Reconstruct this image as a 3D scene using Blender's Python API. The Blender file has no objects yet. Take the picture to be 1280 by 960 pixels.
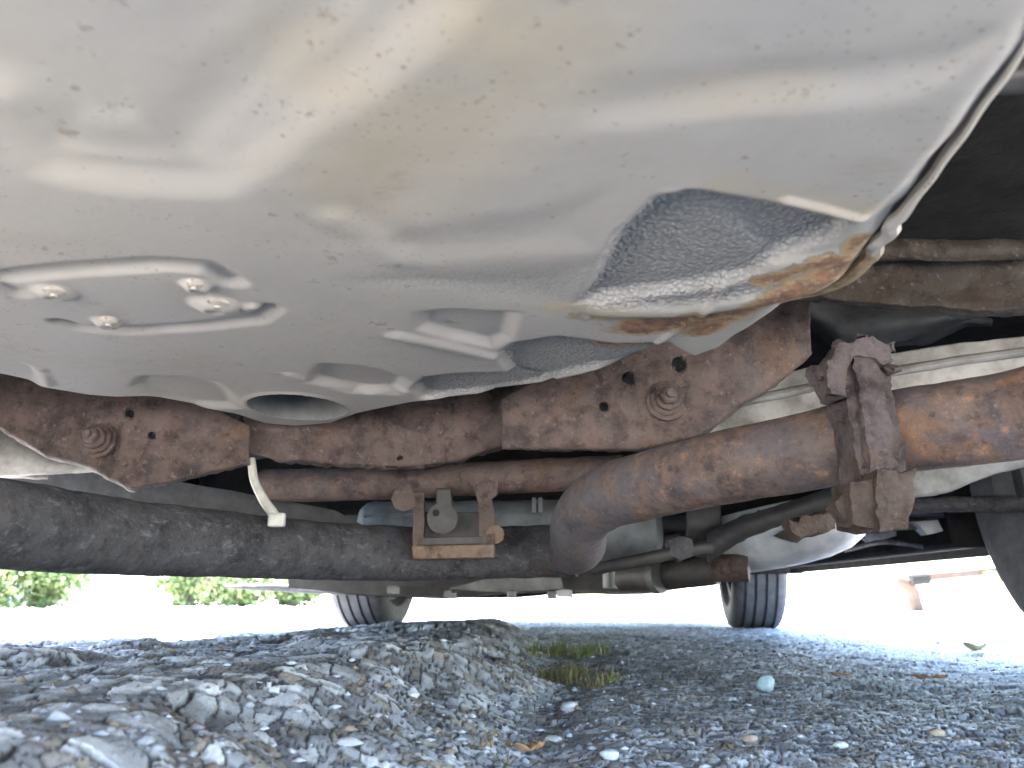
import bpy, bmesh, math, random
import numpy as np
from mathutils import Vector, Matrix
random.seed(7); RNG = np.random.default_rng(7)
R = math.radians
scn = bpy.context.scene

# ---------------------------------------------------------------- camera
CZ = 0.115; FPX = 1000.0; PITCH = R(15.0)
cam_d = bpy.data.cameras.new('camera'); cam = bpy.data.objects.new('camera', cam_d)
scn.collection.objects.link(cam); scn.camera = cam
cam.location = (0, 0, CZ); cam.rotation_euler = (R(90) + PITCH, 0, 0)
cam_d.sensor_width = 36; cam_d.lens = 36 * FPX / 1280
cam_d.clip_start = 0.005; cam_d.clip_end = 900
cam_d.dof.use_dof = True; cam_d.dof.focus_distance = 0.72; cam_d.dof.aperture_fstop = 11.0

# ---------------------------------------------------------------- light
SUN_EL = R(66); SUN_AZ = R(-38)       # azimuth clockwise from +Y: high, ahead of the camera to the left
w = bpy.data.worlds.new('World'); scn.world = w; w.use_nodes = True
nt = w.node_tree; nt.nodes.clear()
sky = nt.nodes.new('ShaderNodeTexSky'); sky.sky_type = 'NISHITA'; sky.sun_disc = False
sky.sun_elevation = SUN_EL; sky.sun_rotation = SUN_AZ
bg = nt.nodes.new('ShaderNodeBackground'); bg.inputs['Strength'].default_value = 0.15
wo = nt.nodes.new('ShaderNodeOutputWorld')
nt.links.new(sky.outputs[0], bg.inputs[0]); nt.links.new(bg.outputs[0], wo.inputs[0])
sd = bpy.data.lights.new('sun', 'SUN'); sun = bpy.data.objects.new('sun', sd)
scn.collection.objects.link(sun); sd.energy = 5.0; sd.angle = R(0.5); sd.color = (1, .95, .88)
sv = Vector((math.sin(SUN_AZ) * math.cos(SUN_EL), math.cos(SUN_AZ) * math.cos(SUN_EL), math.sin(SUN_EL)))
sun.rotation_euler = sv.to_track_quat('Z', 'Y').to_euler()
scn.view_settings.view_transform = 'Standard'; scn.view_settings.look = 'None'
scn.view_settings.exposure = 4.22; scn.view_settings.gamma = 1
scn.cycles.max_bounces = 8; scn.cycles.diffuse_bounces = 6

# ---------------------------------------------------------------- maths
CP, SP = math.cos(PITCH), math.sin(PITCH)
def ray(u, v):
    x = (u - 640) / FPX; y = (480 - v) / FPX
    return x, CP - y * SP, SP + y * CP
def at(u, v, D):
    "world point at distance D ahead of the camera"
    x, f, z = ray(u, v); t = D / f
    return np.array((x * t, D, CZ + z * t))
def onz(u, v, z0):
    x, f, z = ray(u, v); t = (z0 - CZ) / z
    return np.array((x * t, f * t, z0))
def sm(a, b, x):
    t = np.clip((x - a) / (b - a), 0, 1); return t * t * (3 - 2 * t)
def h3(i, j, k, s):
    n = (i.astype(np.int64) * 374761393 + j.astype(np.int64) * 668265263 + k.astype(np.int64) * 2147483647 + s * 974634777) & 0xffffffff
    n = ((n ^ (n >> 13)) * 1274126177) & 0xffffffff
    n = ((n ^ (n >> 15)) * 2246822519) & 0xffffffff
    return ((n ^ (n >> 16)) & 0xffffff) / float(0xffffff)
def vn3(p, s=0):
    "value noise -1..1 at (n,3) points"
    i = np.floor(p).astype(np.int64); f = p - i; f = f * f * (3 - 2 * f); r = 0
    for a in (0, 1):
        for b in (0, 1):
            for c in (0, 1):
                wgt = (f[:, 0] if a else 1 - f[:, 0]) * (f[:, 1] if b else 1 - f[:, 1]) * (f[:, 2] if c else 1 - f[:, 2])
                r = r + wgt * h3(i[:, 0] + a, i[:, 1] + b, i[:, 2] + c, s)
    return r * 2 - 1
def fbm(p, oct=3, s=0):
    r = 0; a = 1
    for o in range(oct): r = r + a * vn3(p * 2 ** o, s + o); a *= .5
    return r
def P3(x, y, k=1.0, z=0): return np.stack([x * k, y * k, np.zeros_like(x) + z], 1)
def cells(x, y, size, s):
    "2D cellular: F1, F2, id random, id random 2 and offset to the centre"
    X = x / size; Y = y / size; ix = np.floor(X).astype(np.int64); iy = np.floor(Y).astype(np.int64)
    f1 = np.full(x.shape, 9.); f2 = np.full(x.shape, 9.); r1 = np.zeros(x.shape); r2 = r1.copy(); ox = r1.copy(); oy = r1.copy()
    for a in (-1, 0, 1):
        for b in (-1, 0, 1):
            cx = ix + a; cy = iy + b; k = np.zeros_like(cx)
            px = cx + h3(cx, cy, k, s); py = cy + h3(cx, cy, k, s + 1)
            q1 = h3(cx, cy, k, s + 2); q2 = h3(cx, cy, k, s + 3)
            an = q2 * 6.28; dx = X - px; dy = Y - py
            ex = (dx * np.cos(an) + dy * np.sin(an)); ey = (-dx * np.sin(an) + dy * np.cos(an)) * 1.5
            d = (np.abs(ex) ** 2.4 + np.abs(ey) ** 2.4) ** (1 / 2.4) - .25 * q1
            m = d < f1
            f2 = np.where(m, f1, np.minimum(f2, d)); f1 = np.where(m, d, f1)
            r1 = np.where(m, q1, r1); r2 = np.where(m, q2, r2); ox = np.where(m, dx, ox); oy = np.where(m, dy, oy)
    return f1, f2, r1, r2, ox, oy
def segd(X, Y, pts):
    "distance of points to a polyline, and running parameter 0..1"
    best = np.full(X.shape, 9.); par = np.zeros(X.shape); L = [0]
    for a, b in zip(pts[:-1], pts[1:]): L.append(L[-1] + math.hypot(b[0] - a[0], b[1] - a[1]))
    for k, (a, b) in enumerate(zip(pts[:-1], pts[1:])):
        dx, dy = b[0] - a[0], b[1] - a[1]; l2 = dx * dx + dy * dy + 1e-12
        t = np.clip(((X - a[0]) * dx + (Y - a[1]) * dy) / l2, 0, 1)
        d = np.hypot(X - a[0] - t * dx, Y - a[1] - t * dy); m = d < best
        best = np.where(m, d, best); par = np.where(m, (L[k] + t * (L[k + 1] - L[k])) / L[-1], par)
    return best, par
def polysd(X, Y, poly):
    "signed distance, negative inside"
    d, _ = segd(X, Y, list(poly) + [poly[0]]); ins = np.zeros(X.shape, bool)
    for (x1, y1), (x2, y2) in zip(poly, list(poly[1:]) + [poly[0]]):
        c = ((y1 > Y) != (y2 > Y)); xx = (x2 - x1) * (Y - y1) / ((y2 - y1) + 1e-15) + x1
        ins ^= c & (X < xx)
    return np.where(ins, -d, d)
def catmull(pts, n):
    pts = [np.array(p, float) for p in pts]; e = [2 * pts[0] - pts[1]] + pts + [2 * pts[-1] - pts[-2]]; out = []
    for i in range(1, len(e) - 2):
        for k in range(n):
            t = k / n; p0, p1, p2, p3 = e[i - 1:i + 3]
            out.append(.5 * ((2 * p1) + (-p0 + p2) * t + (2 * p0 - 5 * p1 + 4 * p2 - p3) * t * t + (-p0 + 3 * p1 - 3 * p2 + p3) * t ** 3))
    out.append(pts[-1]); return out

# ---------------------------------------------------------------- objects
ORG = {}
def obj(name, verts, faces, mat, parent=None, smooth=True, attrs=None, origin=None, kind=None, bevel=0, sharp=35):
    verts = np.asarray(verts, float)
    c = np.array(origin, float) if origin is not None else verts.mean(0)
    me = bpy.data.meshes.new(name)
    if isinstance(faces, np.ndarray):
        n = len(faces); me.vertices.add(len(verts)); me.vertices.foreach_set('co', (verts - c).astype(np.float32).ravel())
        me.loops.add(n * faces.shape[1]); me.loops.foreach_set('vertex_index', faces.astype(np.int32).ravel())
        me.polygons.add(n); me.polygons.foreach_set('loop_start', np.arange(0, n * faces.shape[1], faces.shape[1], dtype=np.int32))
        me.update(calc_edges=True)
    else:
        me.from_pydata([tuple(v) for v in (verts - c)], [], faces)
    me.validate()
    if smooth:
        me.shade_smooth()
        if sharp and len(verts) < 60000: me.set_sharp_from_angle(angle=R(sharp))
    if attrs:
        for k, a in attrs.items():
            if a.ndim == 1:
                at_ = me.attributes.new(k, 'FLOAT', 'POINT'); at_.data.foreach_set('value', a.astype(np.float32))
            else:
                at_ = me.attributes.new(k, 'FLOAT_COLOR', 'POINT')
                at_.data.foreach_set('color', np.concatenate([a, np.ones((len(a), 1))], 1).astype(np.float32).ravel())
    for m in (mat if isinstance(mat, (list, tuple)) else [mat]): me.materials.append(m)
    o = bpy.data.objects.new(name, me); scn.collection.objects.link(o)
    po = np.zeros(3)
    if parent is not None: o.parent = parent; po = ORG[parent]
    o.location = tuple(c - po); ORG[o] = c
    if kind: o['kind'] = kind
    if bevel:
        b = o.modifiers.new('bevel', 'BEVEL'); b.width = bevel; b.segments = 2; b.limit_method = 'ANGLE'; b.angle_limit = R(40)
    return o
def thing(name, loc, label, cat, group=None):
    o = bpy.data.objects.new(name, None); scn.collection.objects.link(o); o.location = loc; ORG[o] = np.array(loc, float)
    o.empty_display_size = .1; return tag(o, label, cat, group)
def tag(o, label, cat, group=None):
    o['label'] = label; o['category'] = cat
    if group: o['group'] = group
    return o
def grid_faces(nr, nc, wrap=False):
    i = np.arange(nr - 1)[:, None]; j = np.arange(nc if wrap else nc - 1)[None, :]; j2 = (j + 1) % nc
    return np.stack([i * nc + j, i * nc + j2, (i + 1) * nc + j2, (i + 1) * nc + j], -1).reshape(-1, 4)
def tube(path, rad, n=20, caps=True, hollow=0):
    "verts, faces of a tube; rad a number or list"
    path = [np.array(p, float) for p in path]; m = len(path)
    rad = [rad] * m if not hasattr(rad, '__len__') else list(rad)
    T = [path[min(i + 1, m - 1)] - path[max(i - 1, 0)] for i in range(m)]; T = [t / (np.linalg.norm(t) + 1e-12) for t in T]
    u = np.cross(T[0], (0, 0, 1.0)); u = u / np.linalg.norm(u) if np.linalg.norm(u) > .05 else np.array((1., 0, 0)); V = []
    for i in range(m):
        u = u - T[i] * u.dot(T[i]); u /= np.linalg.norm(u); w_ = np.cross(T[i], u)
        for k in range(n):
            a = 2 * math.pi * k / n; V.append(path[i] + rad[i] * (math.cos(a) * u + math.sin(a) * w_))
    F = [tuple(f) for f in grid_faces(m, n, True)]
    if caps: F += [tuple(range(n))[::-1], tuple((m - 1) * n + k for k in range(n))]
    return np.array(V), F
def merge(*parts):
    V = []; F = []; o = 0
    for v, f in parts:
        V.append(np.asarray(v)); F += [tuple(int(i) + o for i in ff) for ff in f]; o += len(v)
    return np.concatenate(V), F
def box(c, s, rot=None):
    c = np.array(c, float); V = np.array([(x, y, z) for x in (-1, 1) for y in (-1, 1) for z in (-1, 1)], float) * np.array(s) / 2
    if rot is not None: V = V @ np.array(rot).T
    return V + c, [(0, 1, 3, 2), (4, 6, 7, 5), (0, 4, 5, 1), (2, 3, 7, 6), (0, 2, 6, 4), (1, 5, 7, 3)]
def jag(V, amp, k, s=3, oct=3):
    V = np.asarray(V, float)
    return V + amp * np.stack([fbm(V * k + 5 * a, oct, s + a) for a in range(3)], 1)
def prism(poly, D0, D1, grow=1.0):
    "pixel outline at distance D0, extruded back to distance D1 keeping its real size"
    A = np.array([at(u, v, D0) for u, v in poly]); B = A.copy(); B[:, 1] += (D1 - D0)
    n = len(A); F = [tuple(range(n)), tuple(range(n, 2 * n))[::-1]]
    for i in range(n): j = (i + 1) % n; F.append((i, i + n, j + n, j))
    return np.concatenate([A, B]), F
def dense(V, F, cuts):
    bm = bmesh.new(); vs = [bm.verts.new(tuple(v)) for v in V]
    for f in F: bm.faces.new([vs[i] for i in f])
    bmesh.ops.recalc_face_normals(bm, faces=bm.faces)
    bmesh.ops.triangulate(bm, faces=[f for f in bm.faces if len(f.verts) > 4])
    for c in cuts:
        bmesh.ops.subdivide_edges(bm, edges=[e for e in bm.edges if e.calc_length() > c], cuts=1, use_grid_fill=True)
    bm.verts.ensure_lookup_table(); bm.verts.index_update()
    V2 = np.array([v.co[:] for v in bm.verts]); F2 = [tuple(v.index for v in f.verts) for f in bm.faces]; bm.free()
    return V2, F2

# ---------------------------------------------------------------- materials
class M:
    def __init__(s, name, rough=.6, metal=0, spec=.4):
        s.m = bpy.data.materials.new(name); s.m.use_nodes = True; s.t = s.m.node_tree; s.b = s.t.nodes['Principled BSDF']
        s.b.inputs['Roughness'].default_value = rough; s.b.inputs['Metallic'].default_value = metal
        s.b.inputs['Specular IOR Level'].default_value = spec
        s.tc = s.t.nodes.new('ShaderNodeTexCoord')
    def L(s, a, b): s.t.links.new(a, b)
    def noise(s, scale, detail=5, rough=.6, stretch=None, dist=0):
        n = s.t.nodes.new('ShaderNodeTexNoise'); n.inputs['Scale'].default_value = scale; n.inputs['Detail'].default_value = detail
        n.inputs['Roughness'].default_value = rough; n.inputs['Distortion'].default_value = dist
        if stretch:
            mp = s.t.nodes.new('ShaderNodeMapping'); mp.inputs['Scale'].default_value = stretch; s.L(s.tc.outputs['Object'], mp.inputs[0]); s.L(mp.outputs[0], n.inputs['Vector'])
        else: s.L(s.tc.outputs['Object'], n.inputs['Vector'])
        return n.outputs['Fac']
    def vor(s, scale, feature='F1', rnd=1):
        n = s.t.nodes.new('ShaderNodeTexVoronoi'); n.inputs['Scale'].default_value = scale; n.feature = feature; n.inputs['Randomness'].default_value = rnd
        s.L(s.tc.outputs['Object'], n.inputs['Vector']); return n.outputs['Distance']
    def ramp(s, fac, stops):
        n = s.t.nodes.new('ShaderNodeValToRGB'); e = n.color_ramp.elements
        while len(e) < len(stops): e.new(.5)
        for el, (p, c) in zip(e, stops):
            el.position = p; el.color = (*c, 1) if hasattr(c, '__len__') else (c, c, c, 1)
        s.L(fac, n.inputs[0]); return n.outputs['Color']
    def mr(s, fac, a, b, c=0, d=1):
        n = s.t.nodes.new('ShaderNodeMapRange'); n.inputs[1].default_value = a; n.inputs[2].default_value = b; n.inputs[3].default_value = c; n.inputs[4].default_value = d
        s.L(fac, n.inputs[0]); return n.outputs[0]
    def mix(s, fac, a, b, mode='MIX'):
        n = s.t.nodes.new('ShaderNodeMix'); n.data_type = 'RGBA'; n.blend_type = mode
        for i, x in ((0, fac), (6, a), (7, b)):
            if hasattr(x, 'is_linked'): s.L(x, n.inputs[i])
            elif hasattr(x, '__len__'): n.inputs[i].default_value = (*x, 1)
            else: n.inputs[i].default_value = x
        return n.outputs[2]
    def math(s, op, a, b=0):
        n = s.t.nodes.new('ShaderNodeMath'); n.operation = op
        for i, x in ((0, a), (1, b)):
            if hasattr(x, 'is_linked'): s.L(x, n.inputs[i])
            else: n.inputs[i].default_value = x
        return n.outputs[0]
    def attr(s, name, color=False):
        n = s.t.nodes.new('ShaderNodeAttribute'); n.attribute_name = name; return n.outputs['Color' if color else 'Fac']
    def col(s, c):
        if hasattr(c, 'is_linked'): s.L(c, s.b.inputs['Base Color'])
        else: s.b.inputs['Base Color'].default_value = (*c, 1)
        return s
    def rgh(s, c): s.L(c, s.b.inputs['Roughness']); return s
    def bump(s, h, dist, strength=1):
        n = s.t.nodes.new('ShaderNodeBump'); n.inputs['Distance'].default_value = dist; n.inputs['Strength'].default_value = strength
        s.L(h, n.inputs['Height'])
        if s.b.inputs['Normal'].is_linked: s.L(s.b.inputs['Normal'].links[0].from_socket, n.inputs['Normal'])
        s.L(n.outputs[0], s.b.inputs['Normal']); return s
def rust(name, dark, mid, hot, k=1, hotw=.62, rough=.75, bd=.0009):
    m = M(name, rough, 0, .35)
    a = m.noise(22 * k, 8, .68); b = m.noise(70 * k, 6, .7); c = m.noise(9 * k, 5, .6, dist=.6)
    base = m.ramp(a, [(.38, tuple(x * .8 for x in dark)), (.5, mid), (.64, tuple(x * 1.35 for x in mid))])
    base = m.mix(m.mr(c, hotw - .06, hotw + .05), base, m.mix(b, hot, tuple(x * .6 for x in hot)))
    base = m.mix(m.mr(b, .56, .7, 0, .75), base, tuple(x * .45 for x in dark))
    if name == 'rust_pipe':
        base = m.mix(m.mr(m.noise(28, 7, .72), .47, .56, 0, .8), base, (.07, .058, .066)); base = m.mix(m.mr(m.noise(75, 6, .7), .58, .68, 0, .55), base, (.27, .13, .065))
        sx = m.t.nodes.new('ShaderNodeSeparateXYZ'); m.L(m.tc.outputs['Object'], sx.inputs[0]); base = m.mix(m.math('MULTIPLY', m.mr(sx.outputs['X'], -.05, -.16), m.mr(m.noise(30, 6, .7), .35, .55, .4, 1)), base, (.085, .082, .095))
    if name == 'rust_dark': base = m.mix(m.mr(m.noise(48, 7, .75, (1, 1, 2.2)), .56, .68, 0, .8), base, (.16, .165, .19))
    g = m.noise(150 * k, 3, .6); base = m.mix(m.mr(g, .6, .75, 0, .4), base, (.22, .20, .20)); base = m.mix(m.mr(m.noise(13 * k, 6, .7), .5, .68, 0, .6), base, tuple(x * .55 + y * .5 + .012 for x, y in zip(mid, (mid[1],) * 3)))
    base = m.mix(m.mr(m.noise(46 * k, 6, .75), .34, .46, .55, 0), base, tuple(x * .7 for x in dark))
    m.col(base); m.rgh(m.mr(b, .3, .7, .5, .95)); m.bump(m.noise(60 * k, 8, .72), bd * 3.2, .95); m.bump(m.vor(240 * k), bd * .6, .5)
    return m.m
RUST_PIPE = rust('rust_pipe', (0.055, 0.038, 0.037), (0.1, 0.068, 0.055), (0.171, 0.088, 0.048), 1.7, .6)
RUST_DARK = rust('rust_dark', (0.025, 0.024, 0.027), (0.045, 0.042, 0.045), (0.065, 0.045, 0.037), 1.6, .64)
RUST_BEAM = rust('rust_beam', (0.036, 0.025, 0.023), (0.073, 0.049, 0.042), (0.103, 0.062, 0.042), 1.3, .62)
RUST_RAIL = rust('rust_rail', (0.014, 0.009, 0.007), (0.028, 0.019, 0.013), (0.043, 0.027, 0.016), 1.1, .6)
RUST_CLAMP = rust('rust_clamp', (0.033, 0.022, 0.022), (0.072, 0.054, 0.054), (0.098, 0.058, 0.036), 1.6, .62, bd=.0016)
RUST_CLAY = rust('rust_clay', (0.026, 0.016, 0.013), (0.055, 0.035, 0.027), (0.071, 0.041, 0.028), 1.8, .6, bd=.0014)
RUST_HOT = rust('rust_orange', (0.068, 0.042, 0.03), (0.137, 0.087, 0.06), (0.197, 0.125, 0.081), 2.4, .55)
def plain(name, c, c2=None, rough=.7, metal=0, k=20, bd=.0004, spec=.4):
    m = M(name, rough, metal, spec); c2 = c2 or tuple(x * .6 for x in c)
    a = m.noise(k, 7, .65); m.col(m.ramp(a, [(.35, c2), (.62, c)])); m.rgh(m.mr(m.noise(k * 3, 4), .3, .7, rough - .12, rough + .12))
    m.bump(m.noise(k * 5, 6, .6), bd, .7); return m.m
BLACK = plain('black_undercoat', (.016, .014, .013), (.006, .006, .006), .95, k=14, bd=.003, spec=.12)
DARKM = plain('dark_steel', (.04, .036, .034), (.018, .016, .015), .6, k=25)
GREYP = plain('grey_plastic', (.36, .34, .315), (.15, .135, .12), .85, k=22, bd=.001)
SILVER = plain('silver_metal', (.5, .5, .5), (.3, .3, .3), .5, .25, k=16)
DULL = plain('dull_aluminium', (.2, .205, .2), (.1, .1, .1), .55, .3, k=16)
WHITEP = plain('white_plastic', (.45, .43, .39), (.3, .28, .25), .5, k=60)
FABRIC = plain('dark_grey_plastic', (.04, .04, .04), (.018, .018, .018), .8, k=30)
RUBBER = plain('tyre_rubber', (.07, .071, .078), (.045, .046, .05), .8, k=40)
RIM = plain('rim_metal', (.1, .1, .1), (.06, .06, .06), .6, .5)
PAINT = plain('silver_car_paint', (.45, .46, .46), (.42, .43, .43), .35, .3, k=5, bd=.00002)
GLASS = M('car_glass', .05, 0, .5).col((.02, .025, .025)).m
HOLE = plain('hole_dark', (.01, .01, .01), (.006, .006, .006), .9)

def pan_material():
    m = M('grey_paint_pan', .8, 0, .18)
    a = m.noise(5, 6, .55); b = m.noise(2.6, 4, .5, dist=.5); d = m.noise(40, 5, .7)
    c = m.ramp(a, [(.32, (.262, .243, .232)), (.5, (.294, .27, .246)), (.68, (.33, .30, .27))])
    c = m.mix(m.mr(b, .52, .7, 0, .35), c, (.33, .29, .23))
    c = m.mix(m.mr(d, .45, .75, 0, .25), c, (.27, .27, .27))
    st = m.attr('stain'); c = m.mix(m.math('MULTIPLY', st, m.mr(m.noise(14, 5), .3, .62, .25, .75)), c, (.32, .265, .185))
    # small dark specks and blisters
    v = m.vor(120); sp = m.math('MULTIPLY', m.mr(v, .17, .06), m.mr(m.noise(16, 3), .48, .58))
    v3 = m.vor(230); sp = m.math('MAXIMUM', sp, m.math('MULTIPLY', m.mr(v3, .24, .08), m.mr(m.noise(11, 4), .48, .6, 0, .8)))
    v2 = m.vor(50); ring = m.math('MULTIPLY', m.mr(v2, .15, .08), m.mr(m.noise(7, 3), .52, .62))
    c = m.mix(m.math('MULTIPLY', sp, .75), c, (.13, .10, .09)); c = m.mix(m.math('MULTIPLY', ring, .2), c, (.24, .22, .2))
    c = m.mix(m.mr(m.noise(9, 8, .72, (1, 1.6, 1)), .5, .72, 0, .3), c, (.21, .185, .165)); c = m.mix(m.mr(m.noise(70, 5, .75), .6, .72, 0, .3), c, (.2, .18, .165))
    coat = m.attr('coat'); c = m.mix(m.math('MULTIPLY', coat, .9), c, m.mix(m.mr(m.vor(330), .1, .6), (.25, .245, .24), (.155, .152, .15)))
    ru = m.attr('rust'); rn = m.noise(42, 9, .78); f = m.math('ADD', ru, m.mr(rn, .3, .7, -.55, .42))
    yel = m.mr(f, .22, .5); c = m.mix(yel, c, (.32, .23, .13)); c = m.mix(m.mr(f, .42, .8, 0, .95), c, m.mix(m.mr(m.noise(95, 7, .75), .4, .6), (.23, .12, .07), (.085, .05, .042)))
    c = m.mix(m.math('MULTIPLY', m.mr(f, .3, .6), m.mr(m.noise(160, 5, .7), .55, .68, 0, .8)), c, (.33, .27, .20))
    s2 = m.attr('scuff'); c = m.mix(m.math('MULTIPLY', s2, m.mr(m.noise(60, 5, .7, (1, 3, 1)), .42, .62)), c, (.2, .16, .13))
    m.col(c); m.rgh(m.mr(a, .3, .7, .66, .85))
    m.bump(m.noise(30, 5, .6), .0009, .5); m.bump(m.vor(95), .0006, .25)
    tex = m.math('MULTIPLY', coat, m.math('ADD', m.math('MULTIPLY', m.vor(330), -1.0), m.math('MULTIPLY', m.noise(600, 2, .5), .7))); m.bump(tex, .0014, .9)
    m.bump(m.math('MULTIPLY', yel, m.noise(120, 6, .7)), .003, .8)
    return m.m
PAN = pan_material()
def ground_material():
    m = M('stony_asphalt', .75, 0, .45); c = m.attr('stone', True)
    n = m.noise(420, 4, .6); c = m.mix(m.mr(n, .35, .7, .0, .3), c, m.mix(.5, c, (.02, .02, .02), 'MULTIPLY'))
    c = m.mix(m.mr(m.noise(1100, 2), .6, .72, 0, .4), c, (.45, .45, .48))
    m.col(c); m.rgh(m.mr(n, .3, .7, .42, .85)); m.bump(n, .0014, .8); m.bump(m.noise(1200, 2), .0004, .6); return m.m
GROUND = ground_material()
def far_ground_mat(name, a, b):
    m = M(name, .85); n = m.noise(2.5, 8, .6); c = m.ramp(n, [(.35, a), (.65, b)])
    c = m.mix(m.mr(m.vor(120), .1, .5, .4, 0), c, tuple(x * 1.5 for x in b)); m.col(c); m.bump(m.vor(120), .003, .5); return m.m
FAR = far_ground_mat('sunlit_concrete', (.52, .49, .44), (.62, .59, .53))

# ---------------------------------------------------------------- ground
def slab_edge(y): return np.interp(y, [.2, .55, .75, 1.1, 1.6, 2.0, 2.6, 3.2], [-.06, -.03, .0, .055, .085, .09, .09, -.1])
def ground_h(x, y):
    p = P3(x, y)
    e = slab_edge(y) + .022 * vn3(p * 7, 11) + .012 * vn3(p * 22, 12)
    wdt = np.interp(y, [.3, .8, 2], [.17, .19, .16])
    s = sm(0, 1, (e - x) / wdt + .08 * vn3(p * 18, 13))
    far = 1 - sm(1.0, 1.7, y) * sm(.1, .75, e - x) * .62
    top = .055 * np.minimum(1, s * 1.06) * far * (1 - sm(2.3, 3.0, y)) * (1 - sm(1.1, 1.8, -x - .2 * y) * .8)
    h = top + .0045 * fbm(p * 3.1, 3, 21) + .0022 * fbm(p * 13, 3, 25)
    h -= .008 * sm(.35, 0, np.abs((e - x) / wdt + .08)) * (1 - sm(.9, 1.6, y))
    h += .010 * s * sm(.1, .7, vn3(p * 9 + 4, 31))
    return h, s
def ground_full(x, y):
    h, s = ground_h(x, y)
    warp = .004 * vn3(P3(x, y, 60), 41)
    out = np.zeros((len(x), 3)) ; p = P3(x, y)
    # small aggregate everywhere, large flakes on the slab
    f1, f2, r1, r2, ox, oy = cells(x + warp, y, .0125, 51)
    g1, g2, q1, q2, px, py = cells(x + warp * 2, y + warp, .030, 61)
    k1, k2, t1, t2, kx, ky = cells(x, y + warp, .006, 71)
    e1 = sm(.03, .17, f2 - f1); e2 = sm(.03, .14, g2 - g1); e3 = sm(0, .2, k2 - k1)
    dome1 = e1 * (.55 + .6 * r1) * (1 - .45 * np.clip(f1, 0, 1) ** 2) + .35 * (ox * np.cos(r2 * 40) + oy * np.sin(r2 * 40)) * e1
    dome2 = e2 * (.4 + .8 * q1) + .28 * (px * np.cos(q2 * 40) + py * np.sin(q2 * 40)) * e2
    big = sm(-.15, .25, vn3(p * 14, 81) + .75 * s - .62) * (.25 + .75 * s) * (q1 > .3)
    sink = ((vn3(p * 30, 85) < -.35)).astype(float)
    hh = h + .0018 * dome1 * (1 - big) * (1 - .6 * sink) + .0030 * dome2 * big + .0008 * e3 * (.3 + t1) - .0032 * sm(.25, .7, -vn3(p * 26, 86))
    pal = np.array([(.24, .24, .26), (.38, .385, .42), (.52, .53, .57), (.64, .65, .70), (.42, .37, .31), (.32, .29, .28), (.47, .48, .51), (.78, .79, .83)])
    c1 = pal[(r2 * 7.99).astype(int)]; c2 = pal[np.array([2, 3, 6, 7, 1, 3, 2, 7])[(q2 * 7.99).astype(int)]]; c3 = pal[(t2 * 6.9).astype(int)]
    pal = np.minimum(pal * 1.2, .88) * (1.10, .89, 1.04)
    binder = np.array((.062, .056, .062))
    col = binder + (c1 - binder) * (e1 * (r1 > .12))[:, None]
    col = np.where((big > .5)[:, None], binder + (c2 - binder) * sm(.25, 1, e2)[:, None], col)
    col = np.where((r1 < .12)[:, None] & (big < .5)[:, None], binder + (c3 * .8 - binder) * e3[:, None], col)
    dirt = .5 * sm(.0, .6, fbm(p * 5, 3, 91) + .25 * (1 - s)) ; crevice_shade = sm(.55, .85, 1 - np.abs(vn3(p * 38 + 9, 95))) * s; col = col * (1 - .6 * crevice_shade[:, None]); hh = hh - .0016 * crevice_shade  # slab crevices: slightly sunk, their occlusion shade also darkened into the colour
    col = col * (1 - .25 * dirt[:, None]) + np.array((.055, .047, .038)) * .25 * dirt[:, None]
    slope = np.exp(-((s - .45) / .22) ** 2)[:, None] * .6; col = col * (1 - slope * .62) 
    return hh, col
def near_ground():
    ys = [.16]
    while ys[-1] < 4.6:
        y = ys[-1]; ys.append(y + max(.0016, min(.02, .0021 * (y / .4) ** 1.35)))
    ys = np.array(ys); nc = 1150; sx = np.linspace(-.86, .86, nc)
    Y = np.repeat(ys[:, None], nc, 1); X = sx[None, :] * (Y * .92 + .14)
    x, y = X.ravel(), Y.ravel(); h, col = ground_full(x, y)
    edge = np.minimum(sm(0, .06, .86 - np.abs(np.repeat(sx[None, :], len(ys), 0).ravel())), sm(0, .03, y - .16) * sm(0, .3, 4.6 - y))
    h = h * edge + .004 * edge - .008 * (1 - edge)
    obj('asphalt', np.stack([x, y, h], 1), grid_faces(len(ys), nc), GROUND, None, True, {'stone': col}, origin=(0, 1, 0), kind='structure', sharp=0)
near_ground()
def sheet_ground():
    rs = [7, 9, 12, 16, 24, 40, 80, 160, 320]; n = 96; g = np.arange(-7, 7.01, .1); m = len(g)
    X = np.repeat(g[None, :], m, 0).ravel(); Y = np.repeat(g[:, None] + 1, m, 1).ravel()
    ang = np.arctan2(Y - 1, X); r_ = np.maximum(np.abs(X), np.abs(Y - 1)); rr = np.hypot(X, Y - 1); k = np.where(rr > 0, r_ / np.maximum(rr, .001), 1)
    blend = sm(5.5, 7, r_); X2 = X * (1 - blend) + X * k * blend; Y2 = 1 + (Y - 1) * (1 - blend) + (Y - 1) * k * blend
    F = grid_faces(m, m); cx, cy = X2[F].mean(1), Y2[F].mean(1)
    F = F[~((np.abs(cx) < .86 * (cy * .92 + .14) - .16) & (cy > .32) & (cy < 4.45))]
    ang = [2 * math.pi * k / n for k in range(n)]; V = [np.stack([X2, Y2, np.full(X2.shape, -.003)], 1)]
    for r in rs: V.append(np.array([(r * 1.0 * math.cos(a), 1 + r * math.sin(a), -.0065 if r == 7 and 0 else -.003) for a in ang]))
    V = np.concatenate(V); V[m * m:m * m + n, 0] *= .98; V[m * m:m * m + n, 1] = 1 + (V[m * m:m * m + n, 1] - 1) * .98; V[m * m:m * m + n, 2] = -.007
    F2 = grid_faces(len(rs), n, True) + m * m
    obj('parking_lot', V, np.concatenate([F, F2]), FAR, kind='structure', origin=(0, 0, 0), sharp=0)
sheet_ground()

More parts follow.
